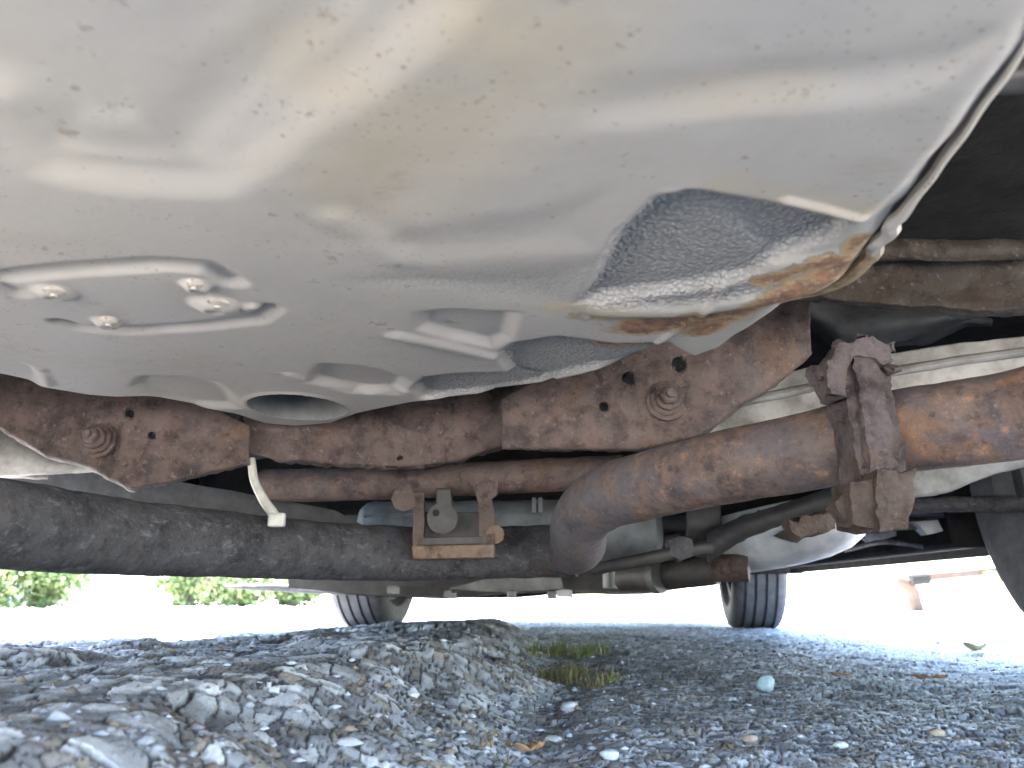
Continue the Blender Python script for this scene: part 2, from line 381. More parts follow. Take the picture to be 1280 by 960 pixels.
# ---------------------------------------------------------------- the car
CX, CYR, CYF = .13, .93, 3.2        # centre line, rear axle, front axle
car = thing('car', (CX, 2.0, 0), 'rusty old car seen from below, grey painted floor pan, brown exhaust pipes and four tyres', 'car')

# --- floor pan
PZ = CZ + .175
def pz(*pts): return [tuple(onz(u, v, PZ)[:2]) for u, v in pts]
EDGE = [(-260, 440), (-120, 462), (0, 476), (50, 487), (110, 497), (150, 500), (185, 499), (235, 510), (290, 520), (325, 531), (372, 535), (420, 531), (455, 519), (520, 506), (600, 498),
        (680, 484), (740, 468), (790, 456), (830, 443), (872, 447), (905, 436), (940, 412), (985, 378), (1035, 358), (1074, 330), (1110, 286), (1155, 226), (1198, 168), (1245, 108), (1296, 45), (1352, -40), (1424, -180)]
def pan():
    edge = pz(*EDGE); e0 = edge[0]; eN = edge[-1]
    poly = [(-.66, -.3), (-.68, .45), (-.60, e0[1] - .06)] + edge + [(eN[0], -.3)]
    xs = np.concatenate([np.arange(-1.0, -.5, .006), np.arange(-.5, .26, .0022)]); ys = np.concatenate([np.arange(-.45, .1, .006), np.arange(.1, .88, .0022)])
    nx, ny = len(xs), len(ys); X = np.repeat(xs[None, :], ny, 0).ravel(); Y = np.repeat(ys[:, None], nx, 1).ravel()
    z = np.full(X.shape, PZ); p = P3(X, Y)
    z += .0009 * vn3(p * 3.2, 1) + .0003 * vn3(p * 11, 2)
    KG = .27
    def groove(pts, wd, dp, taper=True):
        nonlocal z
        d, t = segd(X, Y, pz(*pts)); en = (sm(0, .06, t) * sm(1, .94, t)) if taper else 1
        z += dp * KG * (1 - sm(.1, 1, d / wd)) * (.999 + 0 * en)
    def pocket(pts, dp, soft):
        nonlocal z
        d = polysd(X, Y, pz(*pts)); z += dp * KG * (1 - sm(-soft, soft * .35, d)); return d
    # the wide shallow dish behind its rim
    KG = .36
    groove([(-120, 90), (-20, 150), (70, 196), (150, 208), (235, 212), (262, 192), (330, 130), (420, 60), (500, -20)], .030, .012, False)
    d = polysd(X, Y, pz((-300, 60), (0, 140), (70, 190), (245, 205), (400, 60), (560, -120), (400, -420), (-300, -420))); z += .006 * (1 - sm(-.03, .01, d))
    # raised swage to the right, falling away
    KG = .2
    def step(pts, wd, dp):
        nonlocal z
        q = pz(*pts); d, t = segd(X, Y, q); yl = np.interp(X, [a[0] for a in q], [a[1] for a in q])
        fade = sm(q[0][0] - .03, q[0][0] + .10, X); z -= dp * KG * sm(-wd, wd, Y - yl) * fade
    step([(700, 165), (820, 140), (930, 120), (1060, 112), (1170, 95), (1260, 40)], .012, .010)
    groove([(780, 128), (950, 108), (1100, 98), (1200, 70)], .02, .004)
    # long valley from the middle of the pan down to the left
    groove([(620, 130), (520, 215), (450, 262), (415, 285)], .030, .003)
    pocket([(425, 268), (450, 258), (500, 290), (640, 270), (760, 240), (740, 310), (520, 330), (440, 300)], .007, .02)
    groove([(425, 278), (470, 300), (500, 325)], .017, -.008)
    # oval pressing with bolts
    KG = .5
    groove([(10, 345), (100, 336), (200, 330), (262, 335), (290, 352)], .0115, .0085)
    groove([(-40, 352), (0, 358), (22, 366)], .0105, .008)
    groove([(78, 404), (100, 410), (150, 414), (250, 408), (320, 400), (338, 386)], .0105, .0085)
    for (u, v, r, h) in [(68, 365, .014, -.003), (245, 356, .010, -.003), (270, 381, .017, -.004), (135, 402, .011, -.003), (316, 384, .009, -.001)]:
        c = pz((u, v))[0]; d = np.hypot(X - c[0], Y - c[1])
        z += h * (1 - sm(.55, 1, d / r)); z -= .0018 * np.exp(-((d - .35 * r) / .002) ** 2)
    # small pockets near the far edge
    KG = .6
    pocket([(160, 484), (176, 471), (230, 471), (275, 480), (292, 494), (300, 512), (240, 510), (200, 500)], .009, .012)
    pocket([(380, 478), (400, 455), (450, 458), (505, 472), (515, 480), (500, 494), (440, 492)], .011, .012)
    groove([(362, 468), (405, 482), (460, 492), (505, 490)], .009, -.003)
    pocket([(520, 392), (560, 388), (650, 392), (640, 425), (618, 436), (560, 424), (520, 412)], .009, .01)
    groove([(498, 420), (555, 432), (615, 446)], .012, -.0045)
    pocket([(-60, 452), (20, 452), (60, 466), (44, 490), (-60, 480)], .006, .01)
    groove([(48, 462), (60, 480)], .008, -.005)
    # rough coated hollows
    KG = .62
    A = [(757, 312), (770, 290), (820, 244), (866, 235), (960, 250), (1066, 278), (1045, 300), (980, 322), (940, 345), (860, 362), (720, 380), (745, 342)]
    dA = pocket(A, .010, .008)
    dA2 = pocket([(850, 232), (1070, 274), (1085, 262), (1150, 210), (1120, 270), (1085, 300), (1040, 320), (960, 330)], .004, .008)
    groove([(980, 246), (1030, 258), (1080, 272)], .004, -.003)
    groove([(752, 318), (775, 285), (825, 240), (870, 232)], .0035, -.001)
    B = [(520, 340), (640, 334), (757, 322), (745, 352), (715, 384), (600, 372), (430, 352)]
    dB = pocket(B, .003, .03)
    Cc = [(620, 447), (640, 430), (700, 420), (770, 428), (835, 425), (880, 452), (800, 456), (740, 464), (680, 480), (640, 470)]
    dC = pocket(Cc, .011, .008); 
    E_ = [(515, 487), (530, 472), (580, 466), (640, 466), (700, 478), (620, 494), (560, 500), (525, 500)]
    dE = pocket(E_, .013, .007)
    groove([(760, 385), (850, 384), (960, 366), (1040, 345)], .018, -.006)
    groove([(905, 352), (880, 380), (860, 400), (822, 425)], .0035, -.004)
    groove([(870, 246), (890, 252)], .006, .004)
    # drain hole with a turned edge
    c = pz((372, 509))[0]; hx, hy = .045, .052
    dh = np.hypot((X - c[0]) / hx, (Y - c[1]) / hy); KG = .5
    z -= .0014 * np.exp(-((dh - 1.05) / .05) ** 2)
    ph = np.arctan2((Y - c[1]) / hy, (X - c[0]) / hx); sn_ = np.abs(dh - 1) < .034; X = np.where(sn_, c[0] + hx * np.cos(ph), X); Y = np.where(sn_, c[1] + hy * np.sin(ph), Y)
    # outline: edge rolls up and away
    de = polysd(X, Y, poly) + .0020 * vn3(p * 40, 5) * sm(.1, .2, X + .1); r = .012
    up = np.where(de > -r, (de + r) ** 2 / (2 * r) * 1.1, 0); up = np.where(de > 0, r * .55 + de * 2.6, up)
    z = z * 1 + np.minimum(up, .2)
    keep = up < .13
    # masks
    coat = np.maximum.reduce([sm(.004, -.006, dA), .6 * sm(.012, -.03, dB), .9 * sm(.003, -.006, dC), .8 * sm(.003, -.006, dE), 0 * sm(.02, 0, np.abs(segd(X, Y, pz((300, 350), (500, 345), (700, 330)))[0]))])
    band, _ = segd(X, Y, pz((740, 372), (850, 366), (960, 350))); coat = np.maximum(coat, .8 * sm(.02, .005, band) * (dA < .02))
    def blob(pts, wd, e=1): return e * (1 - sm(.15, 1, segd(X, Y, pz(*pts))[0] / wd))
    rst = np.maximum.reduce([blob([(800, 405), (840, 398), (900, 392)], .030, .95), blob([(870, 412), (910, 392), (950, 372), (1020, 342), (1060, 330)], .017, .95), blob([(950, 350), (990, 335), (1040, 322)], .012, .8),
                             blob([(760, 436), (800, 432)], .02, .75), blob([(720, 394), (780, 398)], .014, .45), blob([(1075, 300), (1050, 335)], .012, .6), blob([(-30, 478), (20, 485), (55, 498)], .016, .8),
                             blob([(270, 381)], .006, .5), blob([(245, 356)], .006, .3), blob([(68, 365)], .008, .3)])
    stain = np.maximum.reduce([blob([(660, 20), (600, 110), (540, 180), (460, 240)], .06, .85), blob([(430, 90), (520, 130)], .05, .6), blob([(900, 230), (1020, 250), (1080, 262)], .018, .6), blob([(700, 385), (780, 385)], .02, .9), blob([(68, 365)], .014, .9), blob([(860, 120), (1000, 112)], .02, .4)])
    scuff = np.maximum.reduce([blob([(480, 245), (505, 225)], .008, .9), blob([(1060, 215), (1150, 190)], .02, .35), blob([(20, 440), (150, 460), (260, 450)], .03, .3)])
    V = np.stack([X, Y, z], 1); F = grid_faces(ny, nx); kf = keep[F].all(1)
    cxh = np.hypot((X[F].mean(1) - c[0]) / hx, (Y[F].mean(1) - c[1]) / hy); inh = cxh < 1.0; F = F[kf & ~inh]
    o = obj('floor_pan', V, F, PAN, car, True, {'coat': coat, 'rust': rst, 'stain': stain, 'scuff': scuff}, sharp=0)
    # inside of the drain hole, its shade painted as a darker grey
    pth = [(c[0], c[1], PZ - .001), (c[0], c[1], PZ + .12)]
    v, f = tube(pth, 1, 40, False); v[:, 0] = c[0] + (v[:, 0] - c[0]) * hx * 1.02; v[:, 1] = c[1] + (v[:, 1] - c[1]) * hy * 1.02
    f.append(tuple(range(40, 80))); obj('drain_hole', v, f, GREYD, o)
    # turned flange that runs along the right edge
    fp = catmull([(1420, -190), (1348, -50), (1286, 50), (1236, 122), (1194, 182), (1159, 230), (1131, 266), (1112, 290), (1094, 314), (1068, 344), (1030, 362), (985, 372), (950, 384)], 10)
    fv = []; m = len(fp)
    for i, q in enumerate(fp):
        a = onz(q[0], q[1], PZ + .002); b = np.array(fp[min(i + 1, m - 1)]) - np.array(fp[max(i - 1, 0)])
        tq = onz(*fp[min(i + 1, m - 1)], PZ) - onz(*fp[max(i - 1, 0)], PZ); tq /= np.linalg.norm(tq); nrm = np.array((-tq[1], tq[0], 0)); nrm *= (1 if nrm[0] > 0 else -1)
        wv = .0016 * math.sin(i * .55) * (1 if 62 < i < 84 else .2); a = a + nrm * wv
        wd = .0015 if i < 50 else min(.0048, .0015 + .0002 * (i - 50))
        for (dx, dz) in ((-wd, -.0008), (-wd * .4, -.0022), (wd * .5, -.0016), (wd, .0014), (wd * .6, .005), (-wd * .5, .004)):
            fv.append(a + nrm * dx + np.array((0, 0, dz)))
    fv = np.array(fv); fx = fv[:, 1]
    rr = blobs(fv, [onz(1060, 345, PZ), onz(1000, 368, PZ)], .06)
    obj('seam_flange', fv, [tuple(f) for f in grid_faces(m, 6, True)], PAN, o, True, {'rust': rr * .7, 'coat': rr * 0, 'stain': rr * .5 + .2, 'scuff': rr * 0})
    # spot weld bosses: washers standing proud of the pan
    for (u, v, r_) in [(68, 366, .0065), (243, 357, .005), (272, 381, .0075), (136, 403, .0055)]:
        q = onz(u, v, PZ - .0025); vv, ff = tube([q + (0, 0, .006), q, q - (0, 0, .0012)], [r_, r_, r_ * .7], 20); v2, f2 = tube([q, q - (0, 0, .0026)], [r_ * .4, r_ * .3], 10)
        mv, mf = merge((vv, ff), (v2, f2)); w1 = np.ones(len(mv)); obj('weld_stud', mv, mf, PAN, o, True, {'rust': w1 * .1, 'coat': w1 * 0, 'stain': w1 * .3, 'scuff': w1 * 0})
def blobs(V, cs, r):
    d = np.min([np.linalg.norm(V[:, :2] - np.array(c)[:2], axis=1) for c in cs], 0); return 1 - sm(.1, 1, d / r)
GREYD = plain('hole_wall_shade', (.12, .12, .115), (.07, .07, .07), .7)  # darker than the pan: shade inside the drain hole put into the colour
pan()

# --- lofted stamped sheet between two pixel outlines
def sheet(name, top, bot, D, mat, parent=car, holes=(), du=2.6, rows=34, lip=.02, bulge=.006, thick=.003, rough=.0012, curl=.82, tilt=0.0):
    u0, u1 = top[0][0], top[-1][0]; nu = int((u1 - u0) / du) + 1; us = np.linspace(u0, u1, nu)
    vt = np.interp(us, [a[0] for a in top], [a[1] for a in top]); vb = np.interp(us, [a[0] for a in bot], [a[1] for a in bot])
    for _ in range(3): vt[1:-1] = (vt[:-2] + 2 * vt[1:-1] + vt[2:]) / 4; vb[1:-1] = (vb[:-2] + 2 * vb[1:-1] + vb[2:]) / 4
    Du = np.interp(us, [a[0] for a in D], [a[1] for a in D]); V = []; uv = []
    for k in range(rows):
        t = k / (rows - 1); tt = t / curl
        for i in range(nu):
            if t <= curl: v = vt[i] + (vb[i] - vt[i]) * tt * .97; dd = -bulge * math.sin(min(tt, 1) * math.pi) + tilt * (1 - tt)
            else: s = (t - curl) / (1 - curl); v = vt[i] + (vb[i] - vt[i]) * (.97 + .03 * math.sin(s * math.pi / 2)); dd = lip * s * s
            V.append([us[i], v, Du[i] + dd]); uv.append((us[i], v))
    V = np.array(V); uv = np.array(uv)
    kill = np.zeros(len(V), bool)
    for (hu, hv, hr) in holes:
        d = np.hypot(uv[:, 0] - hu, uv[:, 1] - hv); near = np.abs(d - hr) < 2.6
        sc = np.where(near, hr / np.maximum(d, .01), 1)
        V[:, 0] = np.where(near, hu + (uv[:, 0] - hu) * sc, V[:, 0]); V[:, 1] = np.where(near, hv + (uv[:, 1] - hv) * sc, V[:, 1])
    W = np.array([at(*v) for v in V]); PU = V.copy()
    n = fbm(W * 30, 3, 5); W[:, 1] += rough * n * 2; W[:, 2] += rough * fbm(W * 45, 3, 15)
    lo = (np.arange(len(W)) // nu) > rows * .86; W[:, 2] += np.where(lo, rough * 1.6 * vn3(W * 120, 9), 0)
    F = grid_faces(rows, nu); C2 = PU[F].mean(1)[:, :2]
    for (hu, hv, hr) in holes: F = F[np.hypot(C2[:, 0] - hu, C2[:, 1] - hv) > hr * .9]; C2 = PU[F].mean(1)[:, :2]
    o = obj(name, W, [tuple(f) for f in F], mat, parent, True, sharp=50)
    s = o.modifiers.new('solid', 'SOLIDIFY'); s.thickness = thick; s.offset = -1
    return o
def backing(name, top, bot, D, thick, mat, parent=car):
    "closed box section between two outlines"
    V = []; F = []
    for (a, b, d) in zip(top, bot, D):
        for (q, dd) in ((a, d), (b, d)): V.append(at(q[0], q[1], dd))
        for (q, dd) in ((b, d), (a, d)): p_ = at(q[0], q[1], dd); p_[1] += thick; V.append(p_)
    F = [tuple(f) for f in grid_faces(len(top), 4, True)] + [(0, 1, 2, 3), tuple((len(top) - 1) * 4 + k for k in (3, 2, 1, 0))]
    V, F = dense(V, F, [.03, .02]); V = jag(V, .001, 50)
    return obj(name, V, F, mat, parent)
def bolt(u, v, D, rpx, mat, parent, washers=((1, 0, .003), (.86, .003, -.0015), (.8, .003, .003), (.6, .006, .004)), hexr=.42, name='bolt', aim=(0, -1, .12)):
    c = at(u, v, D); s = rpx / FPX * D; ax = np.array(aim, float); ax /= np.linalg.norm(ax); parts = []
    for (rr, a, h) in washers:
        vv, ff = tube([c + ax * a, c + ax * (a + h * .8), c + ax * (a + h)], [s * rr, s * rr, s * rr * .93], 28); parts.append((vv, ff))
    a = washers[-1][1] + washers[-1][2]
    parts.append(tube([c + ax * a, c + ax * (a + .007), c + ax * (a + .009)], [s * hexr, s * hexr, s * hexr * .8], 6)); parts.append(tube([c + ax * a, c + ax * (a + .013)], s * hexr * .45, 12))
    V, F = merge(*parts); V = jag(V, .0006, 140); return obj(name, V, F, mat, parent, True, sharp=30)

# --- rear crossmember
rp = sheet('crossmember_plate', [(628, 500), (700, 462), (790, 418), (880, 385), (1012, 370)], [(628, 558), (700, 560), (790, 562), (870, 548), (925, 505), (965, 482), (1012, 440)],
           [(628, .80), (1012, .78)], RUST_BEAM, holes=[(786, 474, 8.5), (849, 455, 9.5), (755, 508, 5.8)], lip=.03)
bolt(833, 501, .782, 27, RUST_BEAM, rp)
lp = sheet('crossmember_plate', [(-40, 450), (40, 458), (130, 475), (200, 488), (260, 508), (312, 534)], [(-40, 522), (0, 533), (60, 570), (110, 582), (165, 612), (210, 602), (260, 590), (312, 578)],
           [(-40, .80), (312, .82)], RUST_BEAM, holes=[(163, 519, 6.5), (190, 545, 5)], lip=.03)
bolt(124, 551, .797, 23, RUST_BEAM, lp, washers=((1, 0, .004), (.82, .004, .004), (.62, .008, .005)))
ms = sheet('crossmember_web', [(306, 520), (320, 508), (400, 508), (480, 508), (560, 496), (640, 486), (720, 466)], [(306, 560), (350, 574), (420, 580), (490, 585), (560, 578), (640, 552), (720, 524)],
           [(306, .85), (500, .87), (720, .85)], RUST_BEAM, holes=[(500, 572, 4)], lip=.03, rough=.0018)
backing('crossmember_box', [(-60, 440), (150, 470), (310, 500), (500, 520), (700, 480), (1000, 400)], [(-60, 515), (150, 590), (310, 560), (500, 565), (700, 535), (1000, 425)], [.9] * 6, .07, RUST_DARK)

# torn rust shreds hanging from the web
for i, (u, v) in enumerate([(438, 584), (456, 586), (482, 587), (530, 584), (345, 571), (682, 486)]):
    a = at(u, v - 4, .86); V = [a, a + (.012, .002, .001), a + (.010, -.006, -.0035), a + (.002, -.005, -.004), a + (.006, .003, -.001)]
    V, F = dense(V, [(0, 1, 2, 3), (0, 1, 4), (1, 2, 4), (2, 3, 4), (3, 0, 4)], [.004]); obj('rust_flake', jag(V, .0011, 300), F, RUST_BEAM, ms)

# --- axle tube behind the web
def pipe(name, pts, rad, mat, parent=car, seg=14, n=28, amp=.0009, k=55, caps=True):
    P = catmull(pts, seg)
    if hasattr(rad, '__len__'):
        rr = np.interp(np.linspace(0, 1, len(P)), np.linspace(0, 1, len(rad)), rad)
    else: rr = rad
    V, F = tube(P, rr, n, caps); V = jag(V, amp, k); return obj(name, V, F, mat, parent, True, sharp=60)
ax = pipe('axle_tube', [at(330, 606, 1.02), at(420, 606, 1.0), at(560, 600, .98), at(680, 594, .97), at(780, 590, .96)], .0205, RUST_BEAM)
pipe('axle_tube', [at(-40, 588, .98), at(20, 592, .98), at(60, 594, 1.0)], .006, GREYP)

# --- exhaust
pipe('exhaust_pipe', [at(-170, 640, .50), at(0, 654, .585), at(120, 668, .68), at(250, 678, .79), at(400, 688, .93), at(540, 692, 1.02), at(640, 690, 1.04), at(720, 688, 1.02)], .0325, RUST_DARK, seg=22, n=40)
px = pipe('exhaust_pipe', [at(1420, 478, .50), at(1280, 516, .565), at(1190, 530, .59), at(1100, 543, .625), at(1000, 566, .665), at(900, 585, .71), at(810, 606, .77), at(762, 620, .815), at(733, 640, .86), at(722, 662, .90), at(724, 680, .95), at(712, 688, 1.03)],
     [.0325] * 6 + [.0325, .0315, .031, .031, .031], RUST_PIPE, seg=18, n=44, amp=.0005)
# flange bracket round the pipe behind the bend
# --- U bracket
br = obj('hanger_bracket', *merge(prism([(514, 682), (619, 680), (618, 697), (516, 699)], 0.9350, 0.9600)), RUST_HOT, car, bevel=.002)
for poly in ([(517, 616), (530, 616), (530, 684), (516, 684)], [(598, 612), (612, 610), (618, 640), (619, 684), (600, 684)], [(590, 606), (622, 600), (622, 618), (600, 632)]):
    v, f = dense(*prism(poly, 0.9400, 0.9500), [.02, .012]); obj('bracket_arm', jag(v, .0012, 90), f, RUST_BEAM, br)
v, f = prism([(526, 640), (606, 640), (600, 676), (530, 678)], 0.9800, 0.9900); obj('bracket_plate', v, f, DARKM, br, bevel=.001)
v, f = merge(prism([(522, 672), (604, 670), (604, 680), (522, 682)], 0.9400, 0.9900)); obj('bracket_shelf', v, f, DARKM, br, bevel=.001)
v, f = tube([at(553, 648, 0.9450), at(553, 648, 0.9800)], .018, 24); b1 = obj('bush', v, f, DARKM, br)
v, f = tube([at(545, 641, 0.9410), at(545, 641, 0.9445)], .0042, 14); obj('bush_hole_disc', v, f, HOLE, b1)  # solid black disc on the bush face, painted dark of a hole
v, f = prism([(545, 610), (564, 610), (566, 640), (545, 640)], 0.9500, 0.9700); obj('bracket_tongue', v, f, DARKM, br, bevel=.002)
v, f = tube([at(505, 624, 0.9350), at(505, 624, 0.9500)], .0145, 8); obj('bracket_nut', jag(v, .001, 80), f, RUST_BEAM, br, True, sharp=30)
v, f = tube([at(619, 668, 0.9400), at(619, 668, 0.9600)], .011, 10); obj('bracket_nut', jag(v, .001, 80), f, RUST_HOT, br, True, sharp=30)

# --- muffler behind
def muffler():
    P = [at(452, 668, 1.5), at(640, 664, 1.48), at(822, 666, 1.46)]; n = 36; V = []
    A, B = P[0], P[2]; st = [(0, .55), (.012, .8), (.035, .97), (.06, 1)] + [(t, 1) for t in np.linspace(.1, .9, 12)] + [(.94, 1), (.965, .97), (.988, .8), (1, .55)]
    for (t, s) in st:
        c = A + (B - A) * t
        for k in range(n):
            a = 2 * math.pi * k / n; ca, sa = math.cos(a), math.sin(a); e = .6
            rdg = 1 + (.02 if abs(((t * 9) % 1) - .5) < .12 else 0)
            V.append(c + np.array((0, np.sign(ca) * abs(ca) ** e * .10 * s, np.sign(sa) * abs(sa) ** e * .056 * s * rdg)))
    F = [tuple(f) for f in grid_faces(len(st), n, True)] + [tuple(range(n))[::-1], tuple((len(st) - 1) * n + k for k in range(n))]
    o = obj('muffler', V, F, DULL, car)
    sv_, sf = tube([at(455, 645, 1.402), at(640, 641, 1.385), at(820, 645, 1.37)], .0035, 8); obj('muffler_seam', sv_, sf, DULL, o)
    for u in (668, 676): v, f = dense(*prism([(u - 3, 622), (u + 2, 622), (u + 2, 640), (u - 3, 640)], 1.372, 1.38), [.02]); obj('muffler_rib', v, f, DULL, o)
muffler()

# --- cable tie hanging from the web
pipe('cable_tie', [at(314, 574, .83), at(318, 600, .825), at(328, 622, .82), at(340, 640, .815), at(345, 648, .815)], [.0042, .0046, .005, .0052, .005], WHITEP, seg=6, n=12, amp=.0002)
v, f = dense(*box(at(346, 650, .81), (.017, .008, .014)), [.006, .004]); obj('cable_tie_head', v, f, WHITEP, car, bevel=.002)

# --- clamp: corroded flange pair round the pipe
def clamp():
    c = thing_part = None
    def slab(name, poly, D0, D1, mat, parent, amp=.0022, cut=(.02, .010, .005)):
        v, f = dense(*prism(poly, D0, D0 + (D1 - D0) * .6), cut); v = jag(v, amp, 110, 3, 4); return obj(name, v, f, mat, parent, True, sharp=28)
    base = slab('pipe_flange', [(1068, 446), (1096, 440), (1104, 480), (1120, 540), (1126, 600), (1128, 655), (1098, 657), (1094, 610), (1084, 560), (1074, 500)], .575, .64, RUST_CLAMP, car)
    slab('pipe_flange_layer', [(1050, 440), (1066, 438), (1074, 495), (1086, 560), (1098, 612), (1096, 656), (1082, 652), (1080, 606), (1070, 560), (1058, 500)], .582, .65, RUST_CLAMP, base)
    slab('pipe_flange_layer', [(1098, 446), (1110, 452), (1116, 490), (1132, 560), (1138, 600), (1128, 606), (1116, 556), (1104, 500)], .584, .645, RUST_CLAMP, base)
    slab('clamp_block', [(1038, 450), (1048, 432), (1070, 425), (1094, 422), (1110, 430), (1116, 452), (1104, 456), (1094, 444), (1070, 446), (1058, 466), (1056, 496), (1040, 492), (1036, 470)], .572, .62, RUST_CLAMP, base, .0022)
    slab('clamp_block', [(1096, 588), (1141, 590), (1140, 622), (1136, 655), (1118, 660), (1098, 662), (1094, 625)], .560, .62, RUST_CLAY, base, .0028)
    slab('clamp_block', [(1062, 604), (1092, 600), (1096, 660), (1068, 656), (1064, 634)], .566, .62, RUST_CLAY, base, .0022)
    v, f = tube([at(1014, 470, .60), at(1046, 466, .60)], .0085, 6); v, f = dense(v, f, [.008, .005]); obj('clamp_nut', jag(v, .0018, 160), f, RUST_CLAMP, base, True, sharp=30)
    v, f = tube([at(1040, 492, .60), at(1060, 480, .60)], .0075, 8); v, f = dense(v, f, [.008, .005]); obj('clamp_nut', jag(v, .002, 160), f, RUST_DARK, base, True, sharp=30)
    slab('rust_lump', [(1040, 632), (1066, 610), (1068, 655), (1052, 648)], .575, .6, RUST_CLAY, base, .003)
    slab('rust_lump', [(985, 652), (1030, 640), (1046, 644), (1044, 660), (1028, 668), (1006, 668), (1000, 674), (990, 664)], .80, .83, RUST_CLAY, base, .0025)
    for (u, v_) in [(1050, 431), (1078, 423), (1112, 436), (1118, 462), (1034, 470), (1090, 590)]:
        vv, ff = dense(*box(at(u, v_, .574 + random.random() * .01), (.007 + .006 * random.random(), .006, .003 + .004 * random.random())), [.003]); obj('rust_flake', jag(vv, .0038, 190, random.randint(0, 99)), ff, RUST_CLAMP, base, True, sharp=25)
clamp()

# --- right side
sheet('frame_rail', [(1000, 330), (1090, 303), (1180, 307), (1290, 304), (1400, 300)], [(1000, 372), (1060, 376), (1150, 385), (1220, 391), (1290, 386), (1400, 380)], [(1000, .66), (1400, .60)], RUST_RAIL, lip=.05, bulge=-.006, rough=.0016)
o = sheet('rail_flange', [(1060, 303), (1160, 303), (1290, 302), (1400, 298)], [(1060, 320), (1160, 323), (1290, 320), (1400, 318)], [(1060, .635), (1400, .585)], RUST_RAIL, lip=.03, bulge=.004, rows=12, rough=.0013)
sheet('rear_rail', [(1200, 85), (1300, 60), (1420, 20)], [(1200, 112), (1300, 108), (1420, 100)], [(1200, .42), (1420, .40)], DARKM, lip=.03)
sheet('splash_panel', [(880, 512), (930, 482), (1000, 462), (1100, 445), (1200, 430), (1290, 420), (1400, 408)], [(880, 560), (960, 548), (1100, 520), (1200, 505), (1290, 500), (1400, 490)], [(880, 1.0), (1400, .80)], GREYP, lip=.03, bulge=.0, rough=.0006)
sheet('splash_panel_ridge', [(900, 506), (1000, 484), (1100, 464), (1200, 448), (1290, 436), (1400, 424)], [(900, 512), (1000, 490), (1100, 470), (1200, 453), (1290, 441), (1400, 429)], [(900, .985), (1400, .79)], GREYP, rows=8, bulge=.008, lip=.02, rough=.0004)
sheet('splash_panel', [(1120, 560), (1200, 545), (1290, 530), (1400, 515)], [(1120, 622), (1180, 614), (1240, 590), (1290, 578), (1400, 560)], [(1120, .95), (1400, .78)], GREYP, lip=.06, bulge=.012, rough=.0006)
sheet('splash_panel', [(-80, 512), (0, 530), (60, 566), (130, 578), (160, 588)], [(-80, 590), (0, 593), (60, 590), (130, 586), (160, 592)], [(-80, .88), (160, .95)], GREYP, lip=.03, bulge=.01, rough=.0006)
sheet('wheel_liner_fold', [(1010, 372), (1060, 378), (1120, 384), (1210, 392)], [(1010, 400), (1050, 440), (1110, 428), (1210, 396)], [(1010, .92), (1210, .90)], FABRIC, bulge=.03, rows=16)
sheet('wheel_liner_fold', [(1100, 400), (1160, 388), (1205, 392), (1240, 400)], [(1100, 430), (1160, 428), (1205, 405), (1240, 404)], [(1100, .98), (1240, .97)], FABRIC, bulge=.03, rows=16)
pipe('cross_tube', [at(1130, 632, 1.25), at(1220, 630, 1.22), at(1300, 629, 1.2), at(1400, 627, 1.15)], .012, RUST_DARK)

# --- middle distance: links, struts, tank
sheet('lower_arm', [(884, 668), (930, 645), (980, 632), (1050, 608), (1110, 590)], [(884, 700), (930, 672), (980, 652), (1050, 634), (1110, 618)], [(884, 1.15), (1110, 1.0)], DARKM, holes=[(948, 634, 4)], bulge=.01, lip=.03)
pipe('link_rod', [at(740, 712, 1.12), at(800, 700, 1.1), at(860, 688, 1.1), at(890, 684, 1.1)], .0085, DARKM)
pipe('link_rod', [at(300, 636, 1.15), at(380, 650, 1.1), at(460, 672, 1.1), at(520, 690, 1.2)], .011, FABRIC)
v, f = dense(*prism([(836, 676), (850, 668), (866, 674), (868, 694), (850, 700), (838, 694)], 1.09, 1.12), [.02, .01]); obj('rod_end', jag(v, .002, 80), f, RUST_DARK, car)
sheet('strut_leg', [(858, 610), (884, 606), (900, 610)], [(858, 690), (884, 696), (900, 690)], [(858, 1.2), (900, 1.2)], DARKM, bulge=.02)
pipe('damper', [at(780, 722, 1.6), at(840, 718, 1.5), at(895, 712, 1.45)], .027, DARKM, seg=5)
pipe('damper_cap', [at(889, 711, 1.44), at(915, 710, 1.43), at(936, 710, 1.42)], .024, RUST_CLAY, seg=4)
pipe('damper_ring', [at(818, 722, 1.5), at(826, 721, 1.49)], .029, RIM, seg=3)
pipe('silver_canister', [at(765, 695, 1.9), at(790, 705, 1.88), at(806, 712, 1.86)], [.03, .05, .02], DULL, seg=5)
v, f = tube([at(762, 690, 1.75), at(763, 735, 1.75)], .016, 16); obj('mount_stud', v, f, DULL, car)
def tank():
    c = at(985, 672, 1.55); n = 40; V = []; prof = [(0, .0), (.3, .0), (.55, .004), (.78, .014), (.92, .030), (1, .052), (1.0, .085), (.9, .11)]
    for (r, h) in prof:
        for k in range(n):
            a = 2 * math.pi * k / n; V.append(c + np.array((math.cos(a) * .155 * r - .02, math.sin(a) * .22 * r, -.052 + h)))
    V = np.array(V); V[:, 2] += (V[:, 0] - c[0]) * .18
    return obj('fuel_tank', V, [tuple(f) for f in grid_faces(len(prof), n, True)], SILVER, car, True, sharp=0)
tank()
v, f = dense(*prism([(968, 668), (1010, 650), (1040, 646), (1044, 660), (1030, 668), (1004, 672), (998, 680), (985, 676)], 1.33, 1.335), [.03, .02]); obj('tank_shield', jag(v, .003, 60), f, RUST_RAIL, car)
